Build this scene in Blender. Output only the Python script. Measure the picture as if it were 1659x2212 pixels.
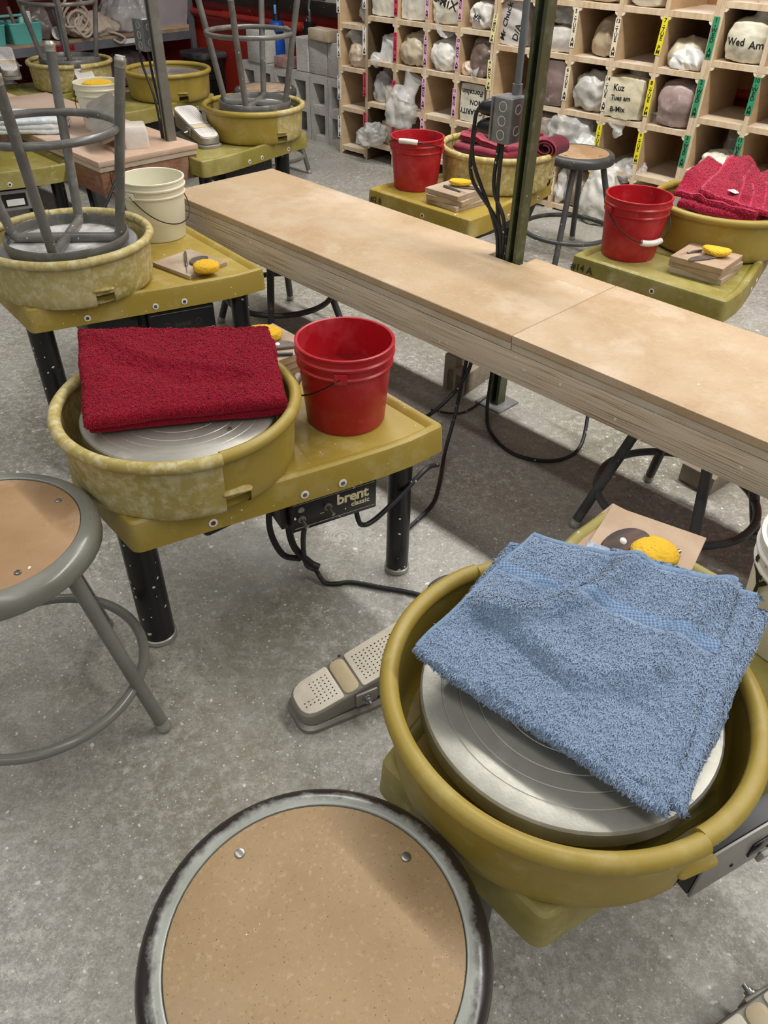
import bpy, bmesh, math, random
from mathutils import Vector, Matrix, noise
from mathutils.bvhtree import BVHTree

# ------------------------------------------------------------------ clear
for o in list(bpy.data.objects): bpy.data.objects.remove(o)
S = bpy.context.scene
C = S.collection
PI = math.pi

# ------------------------------------------------------------------ camera
F_PX = 1665.0; PITCH = math.radians(38.63); ROLL = math.radians(-1.24); CAM_H = 1.26
right = Vector((1, 0, 0)); fwd = Vector((0, math.cos(PITCH), -math.sin(PITCH))); down = Vector((0, -math.sin(PITCH), -math.cos(PITCH)))
cr_, sr_ = math.cos(ROLL), math.sin(ROLL)
cx_ = right * cr_ + down * sr_; cy_ = -right * sr_ + down * cr_
cam_d = bpy.data.cameras.new('camera'); cam = bpy.data.objects.new('camera', cam_d); C.objects.link(cam)
cam_d.sensor_fit = 'HORIZONTAL'; cam_d.sensor_width = 36.0; cam_d.lens = F_PX / 1659.0 * 36.0
cam_d.clip_start = 0.02; cam_d.clip_end = 60
mw = Matrix.Identity(4)
for r in range(3):
    mw[r][0] = cx_[r]; mw[r][1] = -cy_[r]; mw[r][2] = -fwd[r]
mw[0][3], mw[1][3], mw[2][3] = 0, 0, CAM_H
cam.matrix_world = mw
S.camera = cam

# ------------------------------------------------------------------ world, lights, exposure
W = bpy.data.worlds.new('room_ambient'); S.world = W; W.use_nodes = True
W.node_tree.nodes['Background'].inputs[0].default_value = (0.98, 0.98, 1.0, 1)
W.node_tree.nodes['Background'].inputs[1].default_value = 0.22
def strip(name, n, t, length, width, power, z=2.9, col=(1.0, 0.98, 0.94)):
    d = bpy.data.lights.new(name, 'AREA'); d.shape = 'RECTANGLE'; d.size = length; d.size_y = width; d.energy = power; d.color = col
    o = bpy.data.objects.new(name, d); C.objects.link(o)
    s = math.sqrt(.5)
    o.location = (n * s + t * s, n * s - t * s, z); o.rotation_euler = (0, 0, math.radians(-45))
    return o
strip('ceiling_tube_light', 2.5, -0.4, 6.5, 0.16, 245)
strip('ceiling_tube_light', 0.0, 0.0, 6.5, 0.16, 50)
strip('ceiling_tube_light', -2.4, 0.0, 6.5, 0.16, 60)
V = S.view_settings
V.view_transform = 'Standard'; V.look = 'None'; V.gamma = 1.0; V.use_curve_mapping = False; V.exposure = -0.35

# ------------------------------------------------------------------ materials
def lin(h):
    h = h.lstrip('#'); v = [int(h[i:i + 2], 16) / 255 for i in (0, 2, 4)]
    return tuple((c / 12.92 if c <= .04045 else ((c + .055) / 1.055) ** 2.4) for c in v) + (1,)
MATS = {}
def mat(name, col, col2=None, scale=6, detail=6, lo=.38, hi=.64, rough=.5, rough2=None, metal=0, bump=0, bscale=80, bdetail=4,
        dust=None, specks=(), coat=0, sheen=0, stretch=None, alpha=1.0, rand=True, spec=.5, mask_r=None, trans=0):
    if name in MATS: return MATS[name]
    m = bpy.data.materials.new(name); m.use_nodes = True; nt = m.node_tree; N = nt.nodes; L = nt.links
    b = N['Principled BSDF']
    tc = N.new('ShaderNodeTexCoord'); vec = tc.outputs['Object']
    if rand:
        oi = N.new('ShaderNodeObjectInfo'); mu = N.new('ShaderNodeMath'); mu.operation = 'MULTIPLY'; mu.inputs[1].default_value = 13.0
        L.new(oi.outputs['Random'], mu.inputs[0]); va = N.new('ShaderNodeVectorMath'); va.operation = 'ADD'
        L.new(vec, va.inputs[0]); L.new(mu.outputs[0], va.inputs[1]); vec = va.outputs[0]
    raw = vec
    if stretch:
        mp = N.new('ShaderNodeMapping'); mp.inputs['Scale'].default_value = stretch; L.new(vec, mp.inputs[0]); vec = mp.outputs[0]
    def noise_mask(sc, a, bb, det=6, v=None, ro=.55):
        n = N.new('ShaderNodeTexNoise'); n.inputs['Scale'].default_value = sc; n.inputs['Detail'].default_value = det; n.inputs['Roughness'].default_value = ro
        L.new(v or vec, n.inputs['Vector'])
        r = N.new('ShaderNodeMapRange'); r.inputs[1].default_value = a; r.inputs[2].default_value = bb; L.new(n.outputs['Fac'], r.inputs[0])
        return r.outputs[0]
    def mix(fac, a, c2):
        x = N.new('ShaderNodeMix'); x.data_type = 'RGBA'
        if hasattr(fac, 'links'): L.new(fac, x.inputs[0])
        else: x.inputs[0].default_value = fac
        if hasattr(a, 'links'): L.new(a, x.inputs[6])
        else: x.inputs[6].default_value = a
        if hasattr(c2, 'links'): L.new(c2, x.inputs[7])
        else: x.inputs[7].default_value = c2
        return x.outputs[2]
    out = lin(col)
    if col2: out = mix(noise_mask(scale, lo, hi, detail), lin(col), lin(col2))
    roughs = rough
    if dust:
        for dc, a, bb, sc, st in (dust if isinstance(dust, list) else [dust]):
            k = noise_mask(sc, a, bb, 8, raw, .65); mm = N.new('ShaderNodeMath'); mm.operation = 'MULTIPLY'; mm.inputs[1].default_value = st; mm.use_clamp = True
            L.new(k, mm.inputs[0]); out = mix(mm.outputs[0], out, lin(dc))
    for sc_col, sc, size, dens in specks:
        vo = N.new('ShaderNodeTexVoronoi'); vo.inputs['Scale'].default_value = sc
        nn = N.new('ShaderNodeTexNoise'); nn.inputs['Scale'].default_value = sc * 1.3; L.new(raw, nn.inputs['Vector'])
        vv = N.new('ShaderNodeVectorMath'); vv.operation = 'MULTIPLY_ADD'; vv.inputs[1].default_value = (.6 / sc,) * 3; L.new(nn.outputs['Color'], vv.inputs[0]); L.new(raw, vv.inputs[2])
        L.new(vv.outputs[0], vo.inputs['Vector'])
        lt = N.new('ShaderNodeMath'); lt.operation = 'LESS_THAN'; lt.inputs[1].default_value = size; L.new(vo.outputs['Distance'], lt.inputs[0])
        sp = N.new('ShaderNodeSeparateColor'); L.new(vo.outputs['Color'], sp.inputs[0])
        l2 = N.new('ShaderNodeMath'); l2.operation = 'LESS_THAN'; l2.inputs[1].default_value = dens; L.new(sp.outputs[0], l2.inputs[0])
        ml = N.new('ShaderNodeMath'); ml.operation = 'MULTIPLY'; L.new(lt.outputs[0], ml.inputs[0]); L.new(l2.outputs[0], ml.inputs[1])
        out = mix(ml.outputs[0], out, lin(sc_col))
    if mask_r:   # worn paint around a stool seat's rolled edge: (r_lo, r_hi, colour)
        r0, r1, wc = mask_r
        sx = N.new('ShaderNodeSeparateXYZ'); L.new(tc.outputs['Object'], sx.inputs[0])
        cxy = N.new('ShaderNodeCombineXYZ'); L.new(sx.outputs[0], cxy.inputs[0]); L.new(sx.outputs[1], cxy.inputs[1])
        ln = N.new('ShaderNodeVectorMath'); ln.operation = 'LENGTH'; L.new(cxy.outputs[0], ln.inputs[0])
        n2 = N.new('ShaderNodeTexNoise'); n2.inputs['Scale'].default_value = 38; n2.inputs['Detail'].default_value = 8; n2.inputs['Roughness'].default_value = .7; L.new(raw, n2.inputs['Vector'])
        ma = N.new('ShaderNodeMath'); ma.operation = 'MULTIPLY_ADD'; ma.inputs[1].default_value = .03; L.new(n2.outputs['Fac'], ma.inputs[0]); L.new(ln.outputs['Value'], ma.inputs[2])
        mr = N.new('ShaderNodeMapRange'); mr.inputs[1].default_value = r0 + .015; mr.inputs[2].default_value = r1 + .015; L.new(ma.outputs[0], mr.inputs[0])
        out = mix(mr.outputs[0], out, lin(wc))
    if hasattr(out, 'links'): L.new(out, b.inputs['Base Color'])
    else: b.inputs['Base Color'].default_value = out
    if rough2 is not None:
        rm = N.new('ShaderNodeMapRange'); rm.inputs[3].default_value = rough; rm.inputs[4].default_value = rough2; L.new(noise_mask(scale * 1.7, .35, .65), rm.inputs[0]); L.new(rm.outputs[0], b.inputs['Roughness'])
    else: b.inputs['Roughness'].default_value = rough
    b.inputs['Metallic'].default_value = metal; b.inputs['Specular IOR Level'].default_value = spec
    b.inputs['Coat Weight'].default_value = coat; b.inputs['Coat Roughness'].default_value = .15
    b.inputs['Sheen Weight'].default_value = sheen; b.inputs['Alpha'].default_value = alpha
    b.inputs['Transmission Weight'].default_value = trans
    if bump:
        n = N.new('ShaderNodeTexNoise'); n.inputs['Scale'].default_value = bscale; n.inputs['Detail'].default_value = bdetail; L.new(vec, n.inputs['Vector'])
        bp_ = N.new('ShaderNodeBump'); bp_.inputs['Strength'].default_value = bump; bp_.inputs['Distance'].default_value = .004; L.new(n.outputs['Fac'], bp_.inputs['Height']); L.new(bp_.outputs[0], b.inputs['Normal'])
    MATS[name] = m
    return m

WHITE_SPECK = ('#e6e1d6', 60, .10, .16)
mustard = lambda: mat('mustard_plastic', '#9a8330', '#a48d3c', 5, rough=.42, rough2=.58, dust=[('#cdc08f', .52, .78, 9, .55), ('#d3c9a4', .55, .7, 2.2, .35)], specks=[('#e9e2cc', 28, .10, .11), ('#ded5b8', 100, .15, .10)], bump=.05, bscale=220)
mustard_pan = lambda: mat('mustard_pan_plastic', '#9a8433', '#a38d3d', 7, rough=.4, rough2=.55, dust=[('#cbbf8d', .52, .8, 16, .4)], specks=[('#e4dcc0', 40, .06, .05)], bump=.05, bscale=260)
pan_dusty = lambda: mat('scuffed_pan_plastic', '#a08c40', '#b09d5a', 9, rough=.5, rough2=.7, dust=[('#d8cfa6', .46, .62, 46, .6), ('#d3caa2', .42, .75, 3, .4)], specks=[('#efe9d2', 70, .12, .10)], bump=.12, bscale=180)
olive = lambda: mat('olive_plastic', '#827730', '#8c813a', 5, rough=.42, rough2=.6, dust=[('#b9ad7a', .46, .72, 4, .7), ('#d5d0ac', .58, .7, 14, .4)], specks=[('#eae6d0', 30, .09, .09), ('#e0dab8', 100, .13, .08)], bump=.05, bscale=220)
black_paint = lambda: mat('black_painted_steel', '#0d0d0f', '#17171a', 8, rough=.3, dust=('#6c6c6c', .62, .8, 9, .4), specks=[('#e8e6e0', 64, .19, .28), ('#cfcdc8', 30, .12, .16)])
black_plain = lambda: mat('black_plastic', '#101012', '#1b1b1d', 10, rough=.4, specks=[('#cfcfcb', 90, .1, .1)])
cord_mat = lambda: mat('black_cord_rubber', '#141415', '#2c2c2d', 12, rough=.5, specks=[('#b9b7b2', 80, .22, .14)])
alu = lambda: mat('dull_aluminium', '#a09d92', '#b0aea4', 10, rough=.45, metal=.6, dust=('#d8d4c8', .5, .7, 14, .5), bump=.05, bscale=300)
alu_purple = lambda: mat('wet_aluminium', '#b3b1b4', '#c9c7cb', 8, rough=.32, metal=.75, dust=('#dedbd8', .5, .7, 9, .5), bump=.05, bscale=300)
steel = lambda: mat('bare_steel', '#a9a8a4', '#87857f', 14, rough=.32, metal=.9)
enamel = lambda: mat('grey_enamel', '#6f6d65', '#7a7870', 10, rough=.2, rough2=.32, specks=[('#e6e3da', 80, .1, .12), ('#2e2c2a', 60, .07, .10)])
enamel_rim = lambda: mat('worn_grey_enamel', '#8e9088', '#a0a29a', 14, rough=.2, rough2=.32, rand=False, mask_r=(.1545, .164, '#2f2826'), specks=[('#2e2a28', 70, .07, .14)])
enamel_rim2 = lambda: mat('chipped_grey_enamel', '#77766c', '#84837a', 10, rough=.2, rough2=.3, specks=[('#eeeae0', 46, .13, .12), ('#2a2826', 60, .07, .16)])
enamel_dark = lambda: mat('charcoal_enamel', '#3b3b3b', '#4a4947', 9, rough=.35, rough2=.5, dust=('#7d7972', .55, .75, 20, .4), specks=[('#d7d3ca', 70, .11, .12)])
enamel_mid = lambda: mat('scuffed_steel_enamel', '#5a5955', '#72706a', 9, rough=.24, rough2=.4, dust=('#a8a49b', .55, .75, 20, .4), specks=[('#e5e2da', 70, .12, .14)])
hardboard = lambda: mat('tan_hardboard', '#9a7f5b', '#a48a66', 9, rough=.62, dust=[('#b5a18a', .5, .75, 3, .5), ('#866a4a', .55, .72, 6, .45), ('#c0aa8c', .56, .7, 150, .5), ('#7a5f42', .58, .7, 210, .6)], specks=[('#4a3622', 420, .2, .09), ('#e9dcc8', 70, .06, .06)], bump=.08, bscale=300)
hardboard2 = lambda: mat('stained_hardboard', '#a58460', '#987550', 7, rough=.55, dust=[('#d5c2ab', .5, .7, 5, .6)], specks=[('#efe6d8', 40, .12, .10), ('#6a4c32', 200, .14, .08)], bump=.08, bscale=260)
ply_worn = lambda: mat('worn_plywood', '#8d735a', '#a08870', 4, rough=.7, stretch=(3, 14, 3), dust=('#c4b3a0', .45, .7, 8, .6), bump=.1, bscale=90)
bench_top_m = lambda: mat('bench_hardboard', '#b49b7a', '#ad926e', 3, rough=.6, rough2=.5, dust=[('#cdb99f', .42, .7, 2.3, .8), ('#a57f57', .58, .72, 3.1, .5), ('#d6c6b2', .55, .72, 5, .55), ('#cdb595', .54, .68, 90, .4), ('#9c8261', .56, .7, 140, .35)], specks=[('#f0e8da', 26, .06, .10), ('#6f5134', 12, .022, .25)], bump=.04, bscale=260)
pine = lambda: mat('dusty_pine', '#d2c2aa', '#967d5f', 12, rough=.75, stretch=(.35, 10, 30), lo=.5, hi=.62, dust=[('#cfc3b0', .42, .72, 4, .6)], specks=[('#e6dfd2', 46, .15, .16), ('#d8d0c2', 20, .08, .14)], bump=.2, bscale=16)
ply_edge = lambda: mat('plywood_edge', '#c9b9a2', '#b09d83', 12, rough=.75, stretch=(1, 6, 40), dust=('#d2cabb', .4, .7, 9, .7), bump=.15, bscale=14)
cub_wood = lambda: mat('pale_cubby_plywood', '#c4a985', '#b99b76', 5, rough=.6, stretch=(1, 1, 5), dust=('#d2bfa4', .45, .75, 5, .5), specks=[('#8b6b49', 9, .03, .2)], bump=.05, bscale=60)
cub_edge = lambda: mat('cubby_plywood_edge', '#d3bd9c', '#c0a480', 7, rough=.65, stretch=(7, 7, 1), dust=('#eadfce', .45, .7, 9, .5), bump=.06, bscale=50)
cub_shelf = lambda: mat('dusty_cubby_shelf', '#ccb595', '#d8c7b0', 5, rough=.65, dust=('#e6dcd0', .42, .7, 5, .6), bump=.05, bscale=60)
cub_back = lambda: mat('brown_hardboard_back', '#9a7148', '#8b6239', 4, rough=.6, dust=('#a9835c', .5, .7, 5, .5))
glue = lambda: mat('pale_corner_block', '#e9dcc2', '#ddcba8', 8, rough=.6)
red_paint = lambda: mat('red_wall_paint', '#a53428', '#98291f', 2.5, rough=.4, specks=[('#e3b9a8', 34, .05, .12)], bump=.1, bscale=14)
dark_red = lambda: mat('dark_red_wall_paint', '#5a1712', '#6a1d17', 2, rough=.5)
block_m = lambda: mat('concrete_block', '#bab6af', '#a19e97', 7, rough=.9, dust=[('#d4d0c8', .45, .7, 4, .7)], specks=[('#dcd9d2', 30, .10, .16)], bump=.6, bscale=90)
block_dirty = lambda: mat('clay_stained_concrete_block', '#9c8f7c', '#857868', 7, rough=.9, dust=[('#b8ab98', .45, .7, 6, .6)], bump=.6, bscale=90)
plaster = lambda: mat('dusty_plaster', '#d8cfc4', '#c9bdae', 6, rough=.85, dust=('#b09f8b', .55, .7, 12, .5), bump=.3, bscale=60)
red_plastic = lambda: mat('red_bucket_plastic', '#a50e1a', '#ad1520', 6, rough=.32, rough2=.45, dust=[('#cf5a62', .48, .76, 10, .5), ('#d98a90', .6, .75, 26, .25)], specks=[('#f0dcd8', 22, .05, .05)], bump=.04, bscale=150)
white_plastic = lambda: mat('cream_bucket_plastic', '#e0dcc3', '#e6e2cc', 5, rough=.38, rough2=.5, dust=('#c9c0a0', .58, .75, 8, .35), bump=.03, bscale=150)
white_plastic2 = lambda: mat('white_bucket_plastic', '#e4e3de', '#dcdbd6', 5, rough=.36, bump=.03, bscale=150)
wire = lambda: mat('dark_wire', '#2a2523', '#3b332f', 30, rough=.4, metal=.7)
grip_white = lambda: mat('white_grip_plastic', '#e2ddd6', '#d2ccc6', 20, rough=.4)
grip_pink = lambda: mat('dusty_grip_plastic', '#cbb9b6', '#b9a6a3', 20, rough=.5)
sponge_m = lambda: mat('yellow_sponge', '#d3a41f', '#dfb531', 14, rough=.9, specks=[('#9c7410', 210, .22, .22)], bump=.7, bscale=170)
bat_m = lambda: mat('grey_brown_bat_board', '#a8937c', '#97826b', 8, rough=.7, dust=('#c6b7a4', .45, .7, 6, .7), specks=[('#e8e0d4', 40, .08, .1)], bump=.1, bscale=160)
bat_tan = lambda: mat('tan_bat_board', '#ab9179', '#a0866c', 8, rough=.7, dust=('#cdb79c', .45, .7, 6, .5), bump=.08, bscale=200)
tool_metal = lambda: mat('tool_metal', '#8d8a86', '#706d69', 20, rough=.32, metal=.85)
rib_dark = lambda: mat('dark_wet_rib_wood', '#4a3f38', '#5d5048', 12, rough=.45, dust=('#8b8178', .5, .7, 16, .5))
rib_wood = lambda: mat('brown_rib_wood', '#2d211d', '#5a3a28', 9, rough=.35, stretch=(2, 10, 2))
galv = lambda: mat('galvanised_box', '#7b7d7d', '#8c8e8e', 9, rough=.42, metal=.35, dust=('#b0b0ad', .55, .72, 18, .5), specks=[('#e8e6e0', 60, .07, .12)])
galv_edge = lambda: mat('chalky_knockout_ring', '#d9d8d3', '#c5c4bf', 30, rough=.6)
strut_green = lambda: mat('green_painted_strut', '#4b5136', '#5a5f44', 6, rough=.34, metal=.3, stretch=(1, 1, .25), dust=[('#8d8f85', .52, .68, 11, .6)], specks=[('#ecebe2', 46, .09, .14)])
strut_steel = lambda: mat('dull_steel_strut', '#75736c', '#86847c', 6, rough=.36, metal=.45, stretch=(1, 1, .25), dust=[('#a8a59b', .5, .68, 11, .5)], specks=[('#ecebe2', 46, .07, .10)])
conduit_m = lambda: mat('grey_conduit', '#767c7e', '#838a8c', 8, rough=.4, metal=.5, specks=[('#ecebe4', 60, .07, .12)])
pedal_m = lambda: mat('cast_aluminium_pedal', '#878279', '#9a958b', 12, rough=.45, metal=.4, dust=[('#b8b0a2', .48, .7, 9, .6)], bump=.1, bscale=120)
pad_m = lambda: mat('cream_pedal_pad', '#d9cfba', '#e4dccb', 10, rough=.7, dust=[('#bfae92', .52, .7, 14, .6)], bump=.1, bscale=200)
pad_white = lambda: mat('chalky_pedal_pad', '#e2dbd6', '#d6cec8', 10, rough=.75, bump=.1, bscale=200)
hole_m = lambda: mat('dark_hole', '#1a1714', rough=.9)
towel_blue = lambda: mat('blue_terry', '#8196b2', '#899db8', 14, rough=.95, sheen=.35, bump=.6, bscale=420, spec=.1, dust=('#9db2cd', .48, .64, 300, .55))
towel_blue_hem = lambda: mat('blue_hem', '#8098b5', '#7189a6', 200, rough=.9, sheen=.3, bump=.5, bscale=500, spec=.1)
towel_red = lambda: mat('dark_red_terry', '#94192c', '#9b1d30', 14, rough=.95, sheen=.06, bump=.6, bscale=420, spec=.1, dust=('#a9283b', .5, .64, 260, .5))
towel_red2 = lambda: mat('crimson_terry', '#ab1f3c', '#b42644', 14, rough=.95, sheen=.25, bump=.6, bscale=300, spec=.1, dust=('#a52442', .5, .66, 200, .5))
towel_red2_hem = lambda: mat('crimson_hem', '#ab2c4a', '#a12643', 60, rough=.9, sheen=.3, bump=.3, bscale=300, spec=.1)
towel_dull = lambda: mat('dusty_red_towel', '#882a3c', '#792031', 14, rough=.95, sheen=.35, bump=.4, bscale=260, spec=.1)
towel_dull_hem = lambda: mat('dusty_red_hem', '#9f4050', '#953647', 40, rough=.9, sheen=.3, spec=.1)
towel_white = lambda: mat('white_blue_terry', '#d9dcdc', '#c3d3dc', 11, rough=.95, sheen=.3, bump=.5, bscale=200, spec=.1, dust=('#eeeeec', .45, .6, 30, .6))
paper_white = lambda: mat('white_label', '#eeece6', '#e4e1da', 20, rough=.6)
ink = lambda: mat('black_ink', '#0f0f10', rough=.7)
cream_ink = lambda: mat('cream_print', '#d9cda4', rough=.5)
grey_ink = lambda: mat('faded_black_print', '#36342f', rough=.6)

# ------------------------------------------------------------------ geometry helpers
def obj(name, bm, m, parent=None, smooth=35, loc=None, rot=None):
    me = bpy.data.meshes.new(name)
    if isinstance(bm, tuple):
        me.from_pydata(bm[0], [], bm[1]); me.update()
    else:
        bmesh.ops.recalc_face_normals(bm, faces=bm.faces); bm.to_mesh(me); bm.free()
    if smooth:
        me.shade_smooth(); me.set_sharp_from_angle(angle=math.radians(smooth))
    if m: me.materials.append(m)
    o = bpy.data.objects.new(name, me); C.objects.link(o)
    if parent: o.parent = parent
    if loc: o.location = loc
    if rot: o.rotation_euler = rot
    return o
def share(o, parent=None, loc=None, rot=None, m=None):
    c = o.copy(); C.objects.link(c); c.parent = parent
    if loc is not None: c.location = loc
    if rot is not None: c.rotation_euler = rot
    return c
LAB = set()
def tag(o, label, cat, group=None):
    o['label'] = label; o['category'] = cat
    if group: o['group'] = group
    return o
def thing(name, label, cat, loc=(0, 0, 0), rz=0, group=None, rot=None):
    o = bpy.data.objects.new(name, None); C.objects.link(o); o.empty_display_size = .05
    o.location = loc; o.rotation_euler = rot if rot else (0, 0, rz)
    return tag(o, label, cat, group)
def struct(o): o['kind'] = 'structure'; return o
def copy_tree(o, parent=None):
    c = o.copy(); C.objects.link(c); c.parent = parent
    for ch in list(o.children): copy_tree(ch, c)
    return c
def box(bm, x0, x1, y0, y1, z0, z1, bev=0, M=None, seg=2):
    vs = [bm.verts.new((x, y, z)) for z in (z0, z1) for y in (y0, y1) for x in (x0, x1)]
    fs = [bm.faces.new([vs[i] for i in f]) for f in ((0, 2, 3, 1), (4, 5, 7, 6), (0, 1, 5, 4), (2, 6, 7, 3), (0, 4, 6, 2), (1, 3, 7, 5))]
    if bev:
        es = list({e for f in fs for e in f.edges})
        r = bmesh.ops.bevel(bm, geom=es, offset=bev, segments=seg, affect='EDGES', profile=.5)
        vs = list({v for f in r['faces'] for v in f.verts} | {v for v in vs if v.is_valid})
    if M is not None:
        for v in vs:
            if v.is_valid: v.co = M @ v.co
    return vs
def BM(): return bmesh.new()
def boxo(name, dims, m, parent=None, bev=0, loc=None, rot=None):
    bm = BM(); box(bm, *dims, bev=bev); return obj(name, bm, m, parent, loc=loc, rot=rot)
def frames(pts, closed=False):
    n = len(pts); T = []
    for i in range(n):
        a = pts[(i - 1) % n] if (closed or i > 0) else pts[i]; b = pts[(i + 1) % n] if (closed or i < n - 1) else pts[i]
        T.append((b - a).normalized())
    up = Vector((0, 0, 1)) if abs(T[0].z) < .9 else Vector((1, 0, 0))
    N = [(up - T[0] * up.dot(T[0])).normalized()]
    for i in range(1, n):
        v = N[-1] - T[i] * N[-1].dot(T[i]); N.append(v.normalized())
    return T, N
def tube(bm, pts, r, seg=10, closed=False, caps=True):
    pts = [Vector(p) for p in pts]; T, N = frames(pts, closed); rings = []
    for i, p in enumerate(pts):
        B = T[i].cross(N[i]); rr = r[i] if isinstance(r, (list, tuple)) else r
        rings.append([bm.verts.new(p + (N[i] * math.cos(2 * PI * k / seg) + B * math.sin(2 * PI * k / seg)) * rr) for k in range(seg)])
    m = len(rings)
    for i in range(m if closed else m - 1):
        a, b = rings[i], rings[(i + 1) % m]
        off = 0
        if closed and i == m - 1:
            off = min(range(seg), key=lambda s: (a[0].co - b[s].co).length)
        for k in range(seg):
            bm.faces.new((a[k], a[(k + 1) % seg], b[(k + 1 + off) % seg], b[(k + off) % seg]))
    if caps and not closed:
        bm.faces.new(rings[0]); bm.faces.new(rings[-1])
def cat(pts, n=8, closed=False):
    pts = [Vector(p) for p in pts]; out = []; L = len(pts)
    rng = range(L if closed else L - 1)
    for i in rng:
        p0 = pts[(i - 1) % L] if (closed or i > 0) else pts[0] * 2 - pts[1]
        p1 = pts[i]; p2 = pts[(i + 1) % L]
        p3 = pts[(i + 2) % L] if (closed or i + 2 < L) else p2 * 2 - p1
        for k in range(n):
            t = k / n
            out.append(.5 * ((2 * p1) + (p2 - p0) * t + (2 * p0 - 5 * p1 + 4 * p2 - p3) * t * t + (3 * p1 - p0 - 3 * p2 + p3) * t ** 3))
    if not closed: out.append(pts[-1])
    return out
def lathe(bm, prof, seg=48, a0=0, a1=2 * PI, closed_prof=False):
    full = abs(a1 - a0 - 2 * PI) < 1e-6; n = seg if full else seg + 1; rings = []
    for r, z in prof:
        if r < 1e-6: rings.append([bm.verts.new((0, 0, z))])
        else: rings.append([bm.verts.new((r * math.cos(a0 + (a1 - a0) * k / seg), r * math.sin(a0 + (a1 - a0) * k / seg), z)) for k in range(n)])
    P = len(rings)
    for i in range(P if closed_prof else P - 1):
        a, b = rings[i], rings[(i + 1) % P]
        for k in range(n if full else n - 1):
            k2 = (k + 1) % n
            if len(a) == 1 and len(b) == 1: continue
            if len(a) == 1: bm.faces.new((a[0], b[k], b[k2]))
            elif len(b) == 1: bm.faces.new((a[k], b[0], a[k2]))
            else: bm.faces.new((a[k], a[k2], b[k2], b[k]))
    if not full and closed_prof:
        bm.faces.new([r[0] for r in rings]); bm.faces.new([r[-1] for r in rings])
def latheo(name, prof, m, parent=None, seg=48, loc=None, rot=None, **k):
    bm = BM(); lathe(bm, prof, seg, **k); return obj(name, bm, m, parent, loc=loc, rot=rot)
def tubeo(name, pts, r, m, parent=None, seg=10, closed=False, loc=None, rot=None):
    bm = BM(); tube(bm, pts, r, seg, closed); return obj(name, bm, m, parent, loc=loc, rot=rot, smooth=50)
def round_poly(pts, rad, n=5):
    out = []; L = len(pts)
    for i in range(L):
        p = Vector(pts[i]); a = (Vector(pts[i - 1]) - p); b = (Vector(pts[(i + 1) % L]) - p)
        r = rad[i] if isinstance(rad, (list, tuple)) else rad
        ang = a.angle(b)
        if ang > 3.0 or r == 0: out.append(p); continue
        d = min(r / math.tan(ang / 2), a.length * .45, b.length * .45)
        s = p + a.normalized() * d; e = p + b.normalized() * d
        for k in range(n + 1):
            t = k / n; out.append(s * (1 - t) ** 2 + p * 2 * t * (1 - t) + e * t * t)
    return out
def offset_poly(pts, d):   # ccw polygon, d>0 inward
    out = []; L = len(pts)
    for i in range(L):
        p = Vector(pts[i]); a = (p - Vector(pts[i - 1])); b = (Vector(pts[(i + 1) % L]) - p)
        if a.length < 1e-9: a = b
        if b.length < 1e-9: b = a
        a.normalize(); b.normalize()
        n1 = Vector((-a.y, a.x)); n2 = Vector((-b.y, b.x)); m = (n1 + n2)
        if m.length < 1e-6: m = n1
        m.normalize(); c = max(.35, m.dot(n1)); out.append(p + m * (d / c))
    return out
def loft(bm, rings, cap0=True, cap1=True):
    R = [[bm.verts.new(v) for v in r] for r in rings]; n = len(R[0])
    for a, b in zip(R, R[1:]):
        for k in range(n): bm.faces.new((a[k], a[(k + 1) % n], b[(k + 1) % n], b[k]))
    if cap0: bm.faces.new(R[0][::-1])
    if cap1: bm.faces.new(R[-1])
    return R
def prism(bm, poly, z0, z1, bev=0):
    rr = []
    if bev:
        rr.append([(p.x, p.y, z0) for p in map(Vector, offset_poly(poly, bev))]); rr.append([(p[0], p[1], z0 + bev) for p in poly])
        rr.append([(p[0], p[1], z1 - bev) for p in poly]); rr.append([(p.x, p.y, z1) for p in map(Vector, offset_poly(poly, bev))])
    else: rr = [[(p[0], p[1], z0) for p in poly], [(p[0], p[1], z1) for p in poly]]
    loft(bm, rr)
TXT = {}
def text_mesh(body, size, extr=.0003, spacing=1.0, line=.85, ax='CENTER', ay='CENTER', bold=0):
    key = (body, size, spacing, line, ax, bold)
    if key in TXT: return TXT[key]
    cu = bpy.data.curves.new('lettering', 'FONT'); cu.body = body; cu.size = size; cu.extrude = extr; cu.align_x = ax; cu.align_y = ay
    cu.space_line = line; cu.space_character = spacing; cu.offset = bold; cu.resolution_u = 2
    o = bpy.data.objects.new('tmp', cu); C.objects.link(o)
    dg = bpy.context.evaluated_depsgraph_get(); me = bpy.data.meshes.new_from_object(o.evaluated_get(dg))
    bpy.data.objects.remove(o); bpy.data.curves.remove(cu)
    TXT[key] = me; return me
def texto(name, body, size, m, parent, loc, rot, **k):
    me = text_mesh(body, size, **k).copy(); me.materials.clear(); me.materials.append(m)
    o = bpy.data.objects.new(name, me); C.objects.link(o); o.parent = parent; o.location = loc; o.rotation_euler = rot
    return o

# ================================================================== SETTING
u_ = Vector((.749, -.663, 0)).normalized(); n_ = Vector((.663, .749, 0)).normalized()
P0 = Vector((-.313, 5.157, 0)); ANG_U = math.atan2(u_.y, u_.x)
def cub(u, dd, z): return P0 + u_ * u + n_ * dd + Vector((0, 0, z))

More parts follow.
